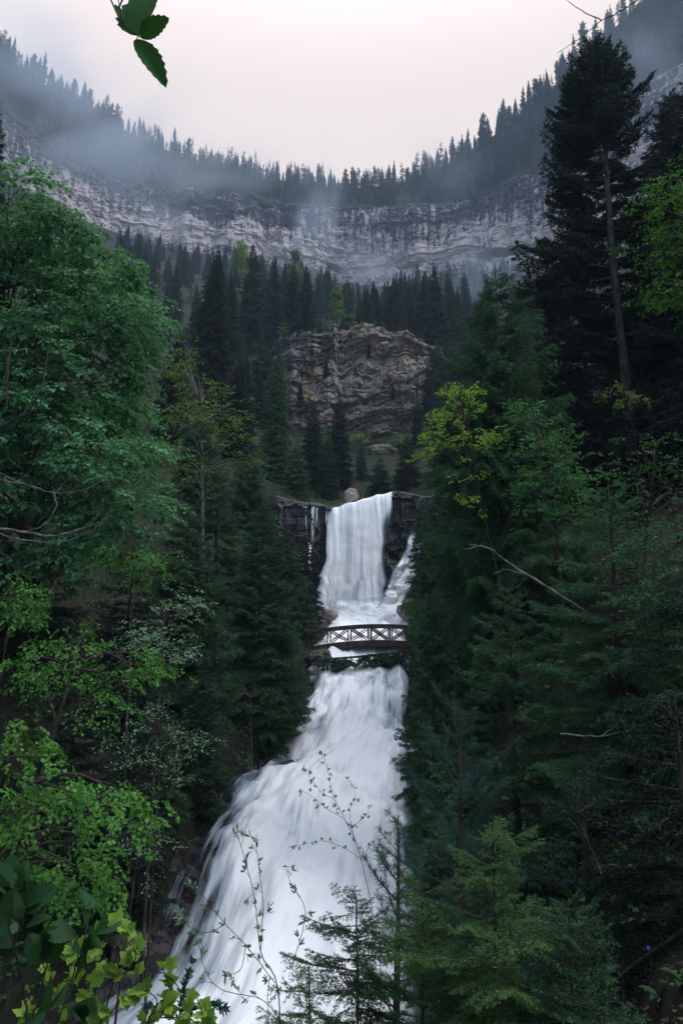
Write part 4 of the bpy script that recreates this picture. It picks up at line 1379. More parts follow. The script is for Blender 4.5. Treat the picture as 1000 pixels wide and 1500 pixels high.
spruce_at('low brownish spruce in front of the white water at the bottom edge', 478, 1418, 4.9, 0.70, q_fore, M_spruce_young, M_bark, bottom=0.35, gapw=0.14, per=6, shape=0.35, seed=72, ragged=0.6, lean=(-0.03, 0.0), pitch=(0.3, -0.2), trunk_r=0.02)
spruce_at('dark spruce over the bare soil at the right edge', 985, 1010, 5.6, 1.3, q_n10, M_spruce_dark, M_bark, bottom=0.04, gapw=0.24, per=6, shape=0.5, seed=58, ragged=0.3)
spruce_at('dark young spruce behind the open one on the right bank', 945, 840, 12.0, 2.2, q_n10, M_spruce_dark, M_bark, bottom=0.04, gapw=0.34, per=6, shape=0.5, seed=59, ragged=0.3, azi=front)
spruce_at('low spruce dipping its boughs into the right side of the white water', 622, 1030, 26, 1.7, q_n30b, M_spruce, bottom=0.02, gapw=0.3, per=7, shape=0.5, seed=60, ragged=0.4)
spruce_at('low bluish spruce at the right edge of the white water', 640, 1110, 18, 1.25, q_n30b, M_spruce, bottom=0.02, gapw=0.28, per=7, shape=0.5, seed=61, ragged=0.4)
spruce_at('dim spruce filling the slope behind the lime bush', 690, 600, 40, 3.2, q_n60, M_spruce, bottom=0.03, gapw=0.45, per=7, shape=0.7, seed=62)
spruce_at('dim spruce on the right slope above the falls', 648, 560, 64, 2.8, q_n60, M_spruce, bottom=0.03, gapw=0.45, per=7, shape=0.7, seed=63)
spruce_at('dim spruce on the right slope behind the feathery green one', 756, 520, 56, 3.6, q_n60, M_spruce_dark, bottom=0.03, gapw=0.45, per=7, shape=0.7, seed=64)
spruce_at('black spruce in the shade right of the bare pine trunk', 948, 560, 24, 3.0, q_n60, M_spruce_dark, bottom=0.03, gapw=0.42, per=7, shape=0.6, seed=65)
spruce_at('black spruce in the shade left of the bare pine trunk', 850, 560, 29, 3.0, q_n60, M_spruce_dark, bottom=0.03, gapw=0.42, per=7, shape=0.65, seed=66)
spruce_at('dark spruce on the bare slope left of the thin water threads', 418, 770, 48, 2.4, q_n60, M_spruce, bottom=0.03, gapw=0.4, per=7, shape=0.7, seed=67)
spruce_at('dark spruce behind the yellow green tree on the left slope', 368, 640, 52, 2.9, q_n60, M_spruce, bottom=0.03, gapw=0.42, per=7, shape=0.7, seed=68)
spruce_at('dark spruce between the yellow green tree and the big maple', 296, 590, 48, 3.2, q_n60, M_spruce, bottom=0.03, gapw=0.45, per=7, shape=0.7, seed=69)
spruce_at('dark spruce low behind the left end of the footbridge', 442, 860, 46, 1.8, q_n60, M_spruce, bottom=0.03, gapw=0.36, per=7, shape=0.7, seed=70)
spruce_at('dark spruce low in the gloom of the left bank', 120, 930, 17, 1.9, q_n30b, M_spruce_dark, bottom=0.03, gapw=0.34, per=7, shape=0.6, seed=71, azi=front)
spruce_at('low dark spruce under the right bank boughs', 850, 1120, 6.0, 1.1, q_n10, M_spruce_dark, M_bark, bottom=0.05, gapw=0.26, per=6, shape=0.5, seed=54, ragged=0.3)

# fallen spruce under the bridge
def fallen():
    gg = np.random.default_rng(77)
    a_, b_ = P(470, 966, 43.4), P(634, 948, 44.5)
    pr = [conifer_branch(L, gg, dict(q_n60, ngap=0.03, hang=0.9, sag=0.5)) for L in (0.9, 1.3, 1.7)]
    o = thing('fallen_tree', 'dark fallen spruce lying across the stream under the footbridge', 'fallen tree', a_)
    S, C = Soup(), Soup()
    tube(S, curve([a_ - a_, (b_ - a_) * 0.5 + [0, 0, -0.1], b_ - a_]), np.linspace(0.05, 0.11, 13), M_bark, 8)
    for k in range(90):
        t = gg.uniform(0.02, 0.98)
        L0 = pr[gg.integers(3)]
        az = gg.uniform(-2.6, -0.5)
        pit = gg.uniform(-1.3, 0.3)
        ca, sa, cp_, sp_ = math.cos(az), math.sin(az), math.cos(pit), math.sin(pit)
        M_ = (np.array([[ca, -sa, 0], [sa, ca, 0], [0, 0, 1]]) @ np.array([[cp_, 0, -sp_], [0, 1, 0], [sp_, 0, cp_]])).T * gg.uniform(0.55, 1.0)
        if 0.30 < t < 0.36 or 0.56 < t < 0.60:
            continue
        C.add(L0[0] @ M_ + (b_ - a_) * t, L0[1], L0[2] - 0.1, M_spruce)
        C.add(L0[3] @ M_ + (b_ - a_) * t, L0[4], 0.5, M_bark)
    link('trunk', S.mesh('trunk', True), o)
    link('crown', C.mesh('crown'), o)


fallen()


# ------------------------------------------------------------------ broadleaf trees and bushes
def inpoly(px, py, poly):
    c = False
    n = len(poly)
    for i in range(n):
        x0, y0 = poly[i]
        x1, y1 = poly[(i + 1) % n]
        if (y0 > py) != (y1 > py) and px < (x1 - x0) * (py - y0) / (y1 - y0) + x0:
            c = not c
    return c


def lobes_in(poly, n, y0, y1, r0, r1, gg, dome=True):
    xs, ys = [p[0] for p in poly], [p[1] for p in poly]
    out = []
    k = 0
    while len(out) < n and k < 20000:
        k += 1
        px, py = gg.uniform(min(xs), max(xs)), gg.uniform(min(ys), max(ys))
        if inpoly(px, py, poly):
            Y = gg.uniform(y0, y1)
            out.append(np.r_[P(px, py, Y), gg.uniform(r0, r1)])
    return np.array(out)


def bush(name, label, cat, base, poly, n, Y, r, mat, leaf, shape, nspray, nleaf, seed, bark=None, trunk_r=0.05, bend=(0, 0, 0), **kw):
    gg = np.random.default_rng(seed)
    lob = lobes_in(poly, n, Y[0], Y[1], r[0], r[1], gg)
    base = np.array(base, float)
    lob[:, :3] -= base
    top = lob[:, :3].mean(0)
    ztop = lob[:, 2].max()
    tp = [(0, 0, 0), (top[0] * 0.3 + bend[0], top[1] * 0.4 + bend[1], ztop * 0.35 + bend[2]), (top[0] * 0.9, top[1] * 0.9, max(top[2], ztop * 0.8))]
    m = leafy_tree(gg, tp, trunk_r, lob, mat, bark or M_bark, leaf, shape, nspray, nleaf, **kw)
    return tree_obj(name, label, cat, base, m)


def on_ground(px, py, Y, dz=-0.15):
    p = P(px, py, Y)
    return (p[0], Y, G(p[0], Y) + dz)


bush('maple_tree', 'big bluish green maple filling the upper left bank', 'maple', on_ground(60, 800, 22),
     [(-260, 350), (-60, 290), (20, 255), (55, 272), (110, 335), (135, 362), (165, 385), (198, 450), (205, 520), (192, 590), (222, 660), (216, 730), (180, 790), (130, 840), (60, 860), (-260, 880)],
     270, (17.5, 24.5), (0.7, 1.15), M_beech, 0.16, 'diamond', 15, 42, 201, trunk_r=0.22, limb_r=0.045, droop=0.55, spray_l=0.95, tvar=0.24, flat=0.5)
bush('broadleaf_tree', 'yellow green tree with pale bare twigs right of the big maple', 'tree', on_ground(300, 800, 36),
     [(250, 480), (275, 500), (300, 560), (350, 580), (372, 625), (360, 690), (330, 730), (260, 720), (248, 600)], 46, (32, 37), (0.6, 1.0), M_olive, 0.11, 'diamond', 9, 22, 202, bark=M_bark_grey, trunk_r=0.16, limb_r=0.05, droop=0.35, tvar=0.25)
bush('maple_bough', 'drooping green maple spray in the dark middle of the left bank', 'maple', on_ground(-60, 1000, 11.5),
     [(0, 965), (60, 940), (150, 930), (215, 965), (255, 990), (235, 1010), (180, 1000), (160, 1055), (140, 1060), (120, 1010), (60, 1000), (10, 1010)], 26, (10.3, 12.2), (0.25, 0.42), M_maple, 0.062, 'diamond', 60, 20, 203, trunk_r=0.10, limb_r=0.03, droop=0.6, spray_l=0.6)
bush('maple_tree', 'bright green maple overhanging the ledges at lower left', 'maple', on_ground(-120, 1250, 8.2),
     [(-160, 1040), (0, 1052), (60, 1075), (110, 1125), (160, 1120), (205, 1170), (212, 1215), (165, 1215), (140, 1290), (110, 1345), (100, 1290), (60, 1270), (0, 1260), (-160, 1300)], 64, (6.7, 8.6), (0.2, 0.38), M_maple, 0.039, 'maple', 75, 34, 204, trunk_r=0.10, limb_r=0.03, droop=0.9, spray_l=0.42, tone0=0.6)
bush('broadleaf_bush', 'pale silvery leaved bush before the dark spruces of the left bank', 'bush', on_ground(230, 1000, 17),
     [(185, 915), (230, 900), (275, 860), (312, 890), (310, 915), (260, 925), (280, 975), (220, 960)], 26, (15, 16.5), (0.3, 0.5), M_pale, 0.065, 'diamond', 40, 12, 205, trunk_r=0.05, limb_r=0.02, droop=0.2, spray_l=0.6)
bush('broadleaf_bush', 'pale small leaved bush low on the left bank above the ledges', 'bush', on_ground(230, 1150, 15),
     [(175, 1085), (200, 1030), (260, 1045), (300, 1050), (305, 1100), (250, 1140), (200, 1150)], 26, (13.2, 14.6), (0.25, 0.45), M_pale, 0.05, 'diamond', 40, 11, 206, trunk_r=0.04, limb_r=0.018, droop=0.3, spray_l=0.6, tone0=0.3)
bush('broadleaf_bush', 'dim small leaved bush dangling over the ledges at the waterline', 'bush', on_ground(180, 1240, 15.5),
     [(175, 1215), (215, 1190), (262, 1230), (240, 1285), (190, 1290)], 16, (13.8, 15), (0.25, 0.4), M_pale, 0.05, 'diamond', 40, 10, 207, trunk_r=0.04, limb_r=0.018, droop=0.4, spray_l=0.5, tone0=0.2)
bush('broadleaf_bush', 'dull brownish twiggy bush at the bend of the white water', 'bush', on_ground(370, 1060, 31),
     [(335, 1000), (375, 985), (402, 1010), (395, 1050), (350, 1065)], 16, (29.5, 31.5), (0.4, 0.7), M_olive, 0.07, 'diamond', 14, 9, 208, bark=M_bark_grey, trunk_r=0.05, limb_r=0.02, droop=0.3, tone0=0.15)
bush('maple_bough', 'hanging green maple twig at the dark left edge', 'maple', on_ground(-40, 850, 13),
     [(-20, 850), (20, 830), (55, 855), (48, 905), (25, 915), (0, 880)], 12, (11.5, 12.5), (0.25, 0.4), M_maple, 0.07, 'diamond', 60, 22, 209, trunk_r=0.06, limb_r=0.02, droop=0.7, spray_l=0.5, tone0=0.3)
bush('maple_bough', 'lighter green maple spray under the bluish maple crown', 'maple', on_ground(200, 900, 18.5),
     [(165, 800), (205, 790), (235, 805), (225, 830), (180, 835)], 8, (17, 18), (0.4, 0.6), M_maple, 0.08, 'diamond', 25, 26, 210, trunk_r=0.06, limb_r=0.02, droop=0.6, tone0=0.4)
# right bank
bush('broadleaf_bush', 'lime green bush leaning out from the right bank', 'bush', on_ground(790, 930, 13.2),
     [(612, 660), (640, 590), (655, 575), (700, 548), (705, 570), (680, 640), (740, 620), (725, 660), (700, 690), (690, 720), (720, 770), (690, 740), (650, 660), (600, 690)], 44, (11.6, 13), (0.13, 0.26), M_lime, 0.055, 'ovate', 110, 14, 211, bark=M_bark, trunk_r=0.032, limb_r=0.018, droop=0.1, spray_l=0.35, tvar=0.2, tilt=0.6, twigs=0.003)
bush('broadleaf_bush', 'mid green round leaved bush right of the lime bush', 'bush', on_ground(830, 900, 12.6),
     [(745, 600), (765, 585), (800, 620), (850, 640), (870, 690), (890, 730), (860, 770), (780, 760), (750, 700), (745, 640)], 60, (11, 12.6), (0.16, 0.34), M_shrub, 0.055, 'ovate', 90, 13, 212, bark=M_bark, trunk_r=0.05, limb_r=0.018, droop=0.15, spray_l=0.4, tilt=0.5, twigs=0.003)
bush('maple_tree', 'green leafy tree hanging in from the right edge beside the black pine', 'maple', on_ground(1090, 760, 14.5),
     [(1000, 205), (960, 265), (930, 320), (915, 350), (945, 390), (935, 440), (960, 465), (1010, 440), (1120, 420), (1120, 200)], 60, (12.6, 14.8), (0.3, 0.55), M_maple, 0.07, 'diamond', 34, 20, 213, trunk_r=0.12, limb_r=0.03, droop=0.35, spray_l=0.6, tone0=0.2)
bush('broadleaf_bush', 'small yellow green sprig crossing the bare pine trunk', 'bush', on_ground(930, 640, 22),
     [(885, 575), (915, 560), (945, 575), (930, 600), (890, 595)], 9, (19.5, 20.5), (0.2, 0.35), M_olive, 0.07, 'diamond', 60, 14, 214, trunk_r=0.04, limb_r=0.012, droop=0.2, spray_l=0.4)
bush('broadleaf_bush', 'dark green undergrowth bush at the foot of the bare pine', 'bush', on_ground(930, 760, 17),
     [(880, 650), (950, 630), (1000, 660), (1040, 740), (960, 780), (890, 760)], 34, (15, 17.5), (0.3, 0.5), M_shrub, 0.065, 'diamond', 30, 16, 215, trunk_r=0.05, limb_r=0.02, droop=0.25, spray_l=0.5, tone0=0.2)


# low herbs, ferns and brush covering the forest floor: nobody could count them
C = Soup()
gg = np.random.default_rng(909)
n = 26000
y = np.concatenate([gg.uniform(2.2, 12, 5000), gg.uniform(7, 58, 15000), gg.uniform(58, 112, 6000)])
x = gg.normal(0, 1, n) * (7 + 0.16 * y) + np.interp(y, LY, LX) * 0.5 + np.interp(y, RY[:2], RZ[:2]) * 0
xl_, xr_, _ = river(y)
ok = ((y > 6.5) | (x < -0.9) | (x > 4)) & ((x < xl_ - 0.35) | (x > xr_ + 0.35) | (y > 60.5)) & ~((y > 53) & (y < 60.5) & (np.abs(x - 2.2) < 5.2))
x, y = x[ok], y[ok]
O = np.stack([x, y, ground_z(x, y) + 0.02], 1)
D = gg.normal(0, 1, O.shape)
D[:, 2] = np.abs(D[:, 2]) * 0.9 + 0.25
for mat_, sel in ((M_shrub, slice(0, None, 3)), (M_spruce, slice(1, None, 3)), (M_olive, slice(2, None, 9)), (M_broad, slice(5, None, 9))):
    o_, d_ = O[sel], D[sel]
    sprays(C, o_, d_, 0.30 + 0.010 * o_[:, 1] * gg.uniform(0.6, 1.3, len(o_)), 16, 0.13, 'diamond', mat_, gg, 0.5, 0.7, 0.6, 0.25, 0.2)
tag(link('undergrowth', C.mesh('undergrowth')), kind='stuff')

# ------------------------------------------------------------------ near twigs, leaves and plants
def tuft(C, p, d, n, size, shape, mat, gg, tone=0.5, spread=0.7):
    """a small rosette of leaves at the end or joint of a twig"""
    X = np.asarray(d, float) + gg.normal(0, spread, (n, 3))
    Nn = np.cross(X, gg.normal(0, 1, (n, 3)))
    place_leaves(C, np.asarray(p) + gg.normal(0, size * 0.1, (n, 3)), X, Nn, size * gg.uniform(0.6, 1.15, n), shape, mat, tone + gg.normal(0, 0.2, n), gg)


def sapling(name, label, cat, stems, Y, mat, leaf, shape, per, seed, rad=(0.006, 0.0015), gap=0.08, bark=None, side=True, base=None, spread=0.7):
    gg = np.random.default_rng(seed)
    b0 = P(stems[0][0][0], stems[0][0][1], Y) if base is None else np.array(base, float)
    o = thing(name, label, cat, b0)
    for k, st in enumerate(stems):
        S, C = Soup(), Soup()
        pts = np.array([P(a_[0], a_[1], Y + (a_[2] if len(a_) > 2 else 0)) for a_ in st]) - b0
        if k == 0 and base is not None:
            pts = np.vstack([[0, 0, 0], pts])
        c = curve(pts, 8 * (len(pts) - 1))
        c += gg.normal(0, rad[0] * 0.35, c.shape)
        r0 = rad[0] if k == 0 else rad[0] * 0.65
        tube(S, c, np.linspace(r0, rad[1], len(c)), bark or M_twig, 5)
        ln = np.r_[0, np.cumsum(np.linalg.norm(np.diff(c, axis=0), axis=1))]
        s = ln[-1] * (0.35 if k == 0 else 0.2) if base is None else ln[-1] * 0.6
        while s < ln[-1]:
            p = np.array([np.interp(s, ln, c[:, j]) for j in range(3)])
            j = min(np.searchsorted(ln, s), len(c) - 1)
            d = c[j] - c[j - 1]
            d /= np.linalg.norm(d) + 1e-9
            if side:
                tw = d * 0.7 + gg.normal(0, 0.6, 3)
                tw /= np.linalg.norm(tw)
                e = p + tw * gap * gg.uniform(0.15, 0.8)
                tube(S, [p, (p + e) / 2 + gg.normal(0, 0.003, 3), e], [rad[1] * 1.2, rad[1], rad[1] * 0.7], bark or M_twig, 4)
                tuft(C, e, tw, per, leaf, shape, mat, gg, spread=spread)
            else:
                tuft(C, p, d, per, leaf, shape, mat, gg, spread=spread)
            s += gap * gg.uniform(0.6, 1.3)
        tuft(C, c[-1], c[-1] - c[-2], per + 1, leaf, shape, mat, gg, spread=0.4)
        w = link('stem', S.mesh('stem', True), o)
        link('foliage', C.mesh('foliage'), w)
    return o


sapling('willow_sapling', 'slender sapling with small green leaf tufts before the white water', 'sapling',
        [[(415, 1560), (405, 1440), (382, 1395), (372, 1310), (352, 1238), (345, 1222)], [(403, 1440), (360, 1385), (322, 1345), (300, 1315), (284, 1298)], [(382, 1395), (385, 1320), (378, 1260), (374, 1232)],
         [(412, 1500), (385, 1465), (325, 1450), (300, 1420), (290, 1380), (268, 1345)], [(425, 1420), (440, 1375), (446, 1330), (424, 1290), (420, 1270)], [(395, 1430), (392, 1470), (398, 1500)],
         [(330, 1352), (310, 1365), (285, 1362), (262, 1340)], [(360, 1385), (352, 1420), (330, 1430)]], 3.4, M_pale, 0.034, 'lance', 5, 301, rad=(0.0031, 0.0009), gap=0.058, spread=0.55)
sapling('birch_sapling', 'wispy sapling with tiny leaves in the middle of the white water', 'sapling',
        [[(545, 1330), (525, 1245), (505, 1200), (488, 1165), (478, 1120), (468, 1100)], [(520, 1235), (512, 1190), (520, 1160), (510, 1140)], [(505, 1200), (480, 1185), (455, 1165), (440, 1158)], [(512, 1215), (535, 1195), (542, 1180)], [(490, 1170), (470, 1160), (444, 1125)],
         [(530, 1260), (500, 1240), (470, 1232), (430, 1240)], [(530, 1255), (555, 1225), (585, 1215)]], 5.2, M_pale, 0.024, 'ovate', 4, 302, rad=(0.0026, 0.0008), gap=0.045)
sapling('maple_sapling', 'yellow green young maple with broad leaves in the lower left corner', 'sapling',
        [[(120, 1620), (140, 1520), (165, 1440), (150, 1385), (185, 1362)], [(150, 1500), (200, 1440), (240, 1425), (268, 1455), (295, 1475)], [(140, 1520), (90, 1470), (70, 1420), (110, 1390)], [(165, 1440), (195, 1412), (200, 1385)],
         [(160, 1560), (215, 1500), (260, 1490), (300, 1500)], [(130, 1560), (70, 1500), (45, 1480)], [(150, 1500), (130, 1450), (118, 1430)], [(200, 1520), (230, 1470), (215, 1450)]], 2.7, M_lime, 0.050, 'maple', 4, 303, rad=(0.0042, 0.0014), gap=0.06, spread=0.8)
sapling('whitebeam_sapling', 'dark broad leaved sapling upright at the left edge', 'sapling',
        [[(30, 1640), (40, 1500), (28, 1420), (12, 1350), (8, 1300)], [(40, 1520), (60, 1450), (70, 1400), (62, 1370)], [(28, 1440), (5, 1400), (-15, 1380)], [(20, 1390), (35, 1340), (45, 1290)], [(60, 1560), (95, 1470), (115, 1400), (125, 1375)]], 1.75, M_broad, 0.085, 'serrate', 2, 304, rad=(0.0035, 0.0015), gap=0.09, spread=0.45)
sapling('spruce_seedling', 'thin spruce seedling tip between yellow leaves and white water', 'sapling',
        [[(255, 1560), (262, 1500), (270, 1450), (276, 1425)], [(262, 1500), (240, 1480), (215, 1475)], [(264, 1490), (300, 1470), (330, 1478)]], 3.0, M_pine, 0.028, 'lance', 16, 305, rad=(0.004, 0.0015), gap=0.02, side=False, spread=0.7)


def twig(name, label, cat, polys, Y, rad, bark, seed, part='branchlet'):
    gg = np.random.default_rng(seed)
    b0 = P(polys[0][0][0], polys[0][0][1], Y)
    o = thing(name, label, cat, b0)
    for k, st in enumerate(polys):
        S = Soup()
        pts = np.array([P(a_[0], a_[1], Y + (a_[2] if len(a_) > 2 else 0)) for a_ in st]) - b0
        c = curve(pts, 7 * (len(pts) - 1))
        c += gg.normal(0, rad * 0.3, c.shape)
        tube(S, c, np.linspace(rad if k == 0 else rad * 0.6, rad * 0.2, len(c)), bark, 6)
        link('limb' if k == 0 else part, S.mesh('limb' if k == 0 else part, True), o)
    return o


twig('bare_branch', 'bare dark branch curving up over the bluish maple at left', 'branch',
     [[(-40, 640), (20, 615), (50, 590), (66, 545), (76, 482)], [(20, 615), (50, 600), (74, 570)], [(-40, 660), (0, 590), (20, 480)], [(10, 600), (12, 540), (8, 500)]], 10.5, 0.03, M_bark, 311)
twig('bare_branch', 'long pale bare branch sweeping across the dark left edge', 'branch',
     [[(-40, 770), (30, 778), (80, 785), (125, 772), (158, 762)], [(-40, 700), (30, 708), (80, 722), (130, 715), (190, 680)], [(80, 722), (82, 745), (60, 772), (20, 780)], [(30, 708), (-5, 690)], [(85, 720), (110, 690)], [(100, 782), (130, 770), (150, 745)], [(-20, 775), (30, 790), (100, 792), (150, 768)]], 9.0, 0.020, M_bark_grey, 312)
twig('dead_branch', 'pale dead branch slanting down before the dark right bank spruces', 'branch',
     [[(868, 905, 0.4), (800, 860), (745, 825), (715, 803), (688, 797)], [(715, 803), (700, 800), (680, 806)], [(770, 842), (740, 835), (720, 842)]], 9.0, 0.022, M_bark_grey, 313)
twig('dead_branch', 'thin forked dead twig hanging in the lower right darkness', 'branch',
     [[(880, 1280), (860, 1230), (845, 1190), (850, 1140)], [(860, 1230), (838, 1205), (830, 1200)], [(845, 1190), (870, 1175)]], 5.0, 0.004, M_bark_grey, 314)
twig('dead_branch', 'level dead bough in the shade beside the young spruce trunk', 'branch',
     [[(820, 1075), (880, 1078), (935, 1070), (960, 1095)], [(880, 1078), (905, 1060)]], 7.6, 0.012, M_bark_grey, 315)
twig('bare_twig', 'bare dark twig against the sky at the top right corner', 'twig',
     [[(1900, -60, -1.0), (1450, -190, -0.6), (1100, -110, -0.2), (960, -30), (930, 2), (905, 18), (880, 30), (850, 55), (815, 78)], [(880, 30), (850, 15), (822, -5)], [(930, 2), (934, -14)]], 3.2, 0.006, M_twig, 316)


def hanging_twig():
    Y = 1.5
    b0 = P(150, -30, Y)
    o = thing('leafy_twig', 'dark twig with toothed leaves hanging into the sky at the top left', 'twig', b0)
    S = Soup()
    for st, r in (([(150, -30), (168, 12), (180, 36), (192, 44), (203, 53), (212, 56)], 0.0022), ([(168, -30), (175, 8), (180, 36)], 0.0016), ([(203, 53), (198, 62), (199, 68)], 0.0012), ([(180, 34), (178, 40), (180, 44)], 0.0022)):
        tube(S, curve([P(a_, b_, Y) for a_, b_ in st], 14) - b0, np.linspace(r, r * 0.6, len(curve(st, 14))), M_twig, 6)
    # the bough it hangs from and the trunk beside the viewer
    foot = np.array([-2.3, -0.9, G(-2.3, -0.9) - 0.2])
    fork = foot + [0.15, 0.1, 5.2]
    for c_, r_ in ((curve([fork, (fork + b0) / 2 + [0, 0, 0.45], b0 + [-0.12, 0, 0.14], b0], 18), np.linspace(0.03, 0.0024, 19)),):
        tube(S, c_ - b0, np.interp(np.linspace(0, 1, len(c_)), np.linspace(0, 1, 19), r_), M_twig, 6)
    T_ = Soup()
    tube(T_, curve([foot, foot + [0.1, 0, 2.5], fork, fork + [0, 0.2, 2.5]], 18) - b0, np.linspace(0.10, 0.02, 19), M_bark, 8)
    link('trunk', T_.mesh('trunk', True), o)
    link('stem', S.mesh('stem', True), o)
    for (x0, y0, x1, y1, wide_, roll, dy) in ((204, 53, 212, -28, 0.95, 0.4, 0.02), (206, 55, 246, 24, 0.78, -0.4, -0.03), (198, 58, 245, 122, 0.62, 0.3, 0.03), (176, 12, 184, -12, 0.8, 1.0, 0.0), (176, 30, 172, 4, 0.7, -0.8, 0.0)):
        p, e = P(x0, y0, Y), P(x1, y1, Y + dy)
        C = Soup()
        d = e - p
        L = np.linalg.norm(d)
        side = np.cross(d / L, [0, 1, 0])
        Nn = np.array([0, -1, 0.0]) * math.cos(roll) + side * math.sin(roll)
        Vt, Tt = SHAPES['serrate']
        Xv = d / L
        Yv = np.cross(Nn, Xv); Yv /= np.linalg.norm(Yv)
        Z = np.cross(Xv, Yv)
        C.add((p - b0) + L * (Vt[:, :1] * Xv + Vt[:, 1:2] * Yv * wide_ + Vt[:, 2:] * Z), Tt, 0.5, M_twigleaf)
        link('leaf', C.mesh('leaf', True), o)


M_twigleaf = leaf_mat('toothed dark green leaf', (0.014, 0.06, 0.014), (0.035, 0.125, 0.025), 0.15, 0.9)
hanging_twig()


def ground_hit(px, py):
    for Y in np.linspace(2.0, 9.0, 400):
        p = P(px, py, Y)
        if p[2] <= G(p[0], p[1]):
            break
    return p


def rosette(name, label, cat, px, py, Y, leaves, mat):
    b0 = ground_hit(px, py)
    o = thing(name, label, cat, b0)
    for (az, el, L) in leaves:
        C = Soup()
        Vt, Tt = SHAPES['ovate']
        t = Vt[:, 0]
        d = np.array([math.cos(az), math.sin(az), 0])
        sd = np.array([-math.sin(az), math.cos(az), 0])
        r_ = L * (np.sin(el) * t * 1.0 + 0.2 * t * t)
        z_ = L * (np.cos(el) * t - 0.25 * t * t)
        V = d * r_[:, None] + np.array([0, 0, 1.0]) * (z_ + L * Vt[:, 2] * 0.8)[:, None] + sd * (Vt[:, 1] * L * 0.75)[:, None]
        C.add(V, Tt, 0.5, mat)
        link('leaf', C.mesh('leaf', True), o)
    return o


rosette('broad_leaved_plant', 'broad leaved plant with an upright leaf on the bare soil', 'plant', 965, 1462, 3.5, [(-1.2, 0.15, 0.16), (2.6, 0.9, 0.13), (0.3, 0.6, 0.16), (-0.4, 1.0, 0.15), (-2.4, 1.0, 0.12)], M_broad)
rosette('broad_leaved_plant', 'low broad leaved plant spreading left of the upright one', 'plant', 915, 1482, 3.3, [(2.9, 1.2, 0.15), (-0.2, 0.9, 0.13), (-1.5, 1.2, 0.12), (1.4, 0.7, 0.12)], M_broad)
rosette('broad_leaved_plant', 'broad leaved plant cut by the right edge of the picture', 'plant', 1000, 1440, 4.0, [(-1.2, 0.4, 0.16), (2.9, 0.7, 0.15), (0.4, 0.7, 0.16), (-2.2, 1.0, 0.14)], M_broad)
rosette('grass_tuft', 'thin tuft of long grass at the bottom edge under the foreground spruce', 'grass', 806, 1499, 3.4, [(-2.9, 0.5, 0.18), (-0.3, 0.3, 0.2), (0.4, 0.7, 0.18), (2.2, 0.4, 0.16), (-1.5, 0.4, 0.15)], M_shrub)


def flower():
    h0 = ground_hit(952, 1432)
    b0 = P(950, 1388, h0[1])
    b0[0] = h0[0]
    zg = h0[2]
    o = thing('flower', 'single small violet flower among the plants by the bare soil', 'flower', h0)
    S = Soup()
    tube(S, curve([(0, 0, 0), (0.01, 0, (b0[2] - zg) * 0.5), (0, 0, b0[2] - zg)], 8), 0.002, M_shrub, 5)
    link('stem', S.mesh('stem', True), o)
    C = Soup()
    a_ = np.arange(6) * PI / 3
    X = np.stack([np.cos(a_), np.sin(a_) * 0.4 - 0.2, np.sin(a_)], 1)
    place_leaves(C, np.tile([0, 0, b0[2] - zg], (6, 1)), X, np.tile([0, -1, 0.2], (6, 1)), 0.016, 'ovate', leaf_mat('violet petal', (0.16, 0.10, 0.45), (0.25, 0.18, 0.6), 0.2), np.full(6, 0.5), rng)
    link('blossom', C.mesh('blossom'), o)


flower()

# pebbles and litter of the bare soil at the viewer's feet
S = Soup()
gg = np.random.default_rng(9)
for k in range(260):
    x, y = gg.uniform(1.45, 3.2), gg.uniform(2.6, 5.0)
    r = gg.uniform(0.004, 0.014)
    lump(S, (x, y, G(x, y) + r * 0.3), (r, r * gg.uniform(0.6, 1), r * 0.6), M_outcrop, k, 8)
tag(link('gravel', S.mesh('gravel', True)), kind='stuff')
C = Soup()
n = 1500
x, y = gg.uniform(0.6, 3.2, n), gg.uniform(2.4, 5.4, n)
O = np.stack([x, y, ground_z(x, y) + 0.012], 1)
ax_ = gg.normal(0, 1, (n, 3)) * [1, 1, 0.2]
place_leaves(C, O, ax_, np.tile([0, 0, 1.0], (n, 1)) + gg.normal(0, 0.35, (n, 3)), gg.uniform(0.02, 0.05, n), 'ovate', leaf_mat('dead leaf', (0.022, 0.014, 0.009), (0.085, 0.055, 0.035), 0.05, 0.7), gg.random(n), gg)
tag(link('fallen_leaves', C.mesh('fallen_leaves')), kind='stuff')

# ------------------------------------------------------------------ air
HAZE = 0.00030


def volume(name, density, col, aniso=0.3):
    m = bpy.data.materials.new(name)
    m.use_nodes = True
    t = m.node_tree
    t.nodes.clear()
    o = t.nodes.new('ShaderNodeOutputMaterial')
    v = t.nodes.new('ShaderNodeVolumePrincipled')
    v.inputs['Color'].default_value = (*col, 1)
    v.inputs['Density'].default_value = density
    v.inputs['Anisotropy'].default_value = aniso
    t.links.new(v.outputs[0], o.inputs['Volume'])
    return m, t, v


mh, _, _ = volume('haze', HAZE, (0.62, 0.77, 1.0), 0.0)
S = Soup()
box(S, (-560, -90, -90), (560, 640, 470), mh)
tag(link('haze', S.mesh('haze')), kind='stuff')


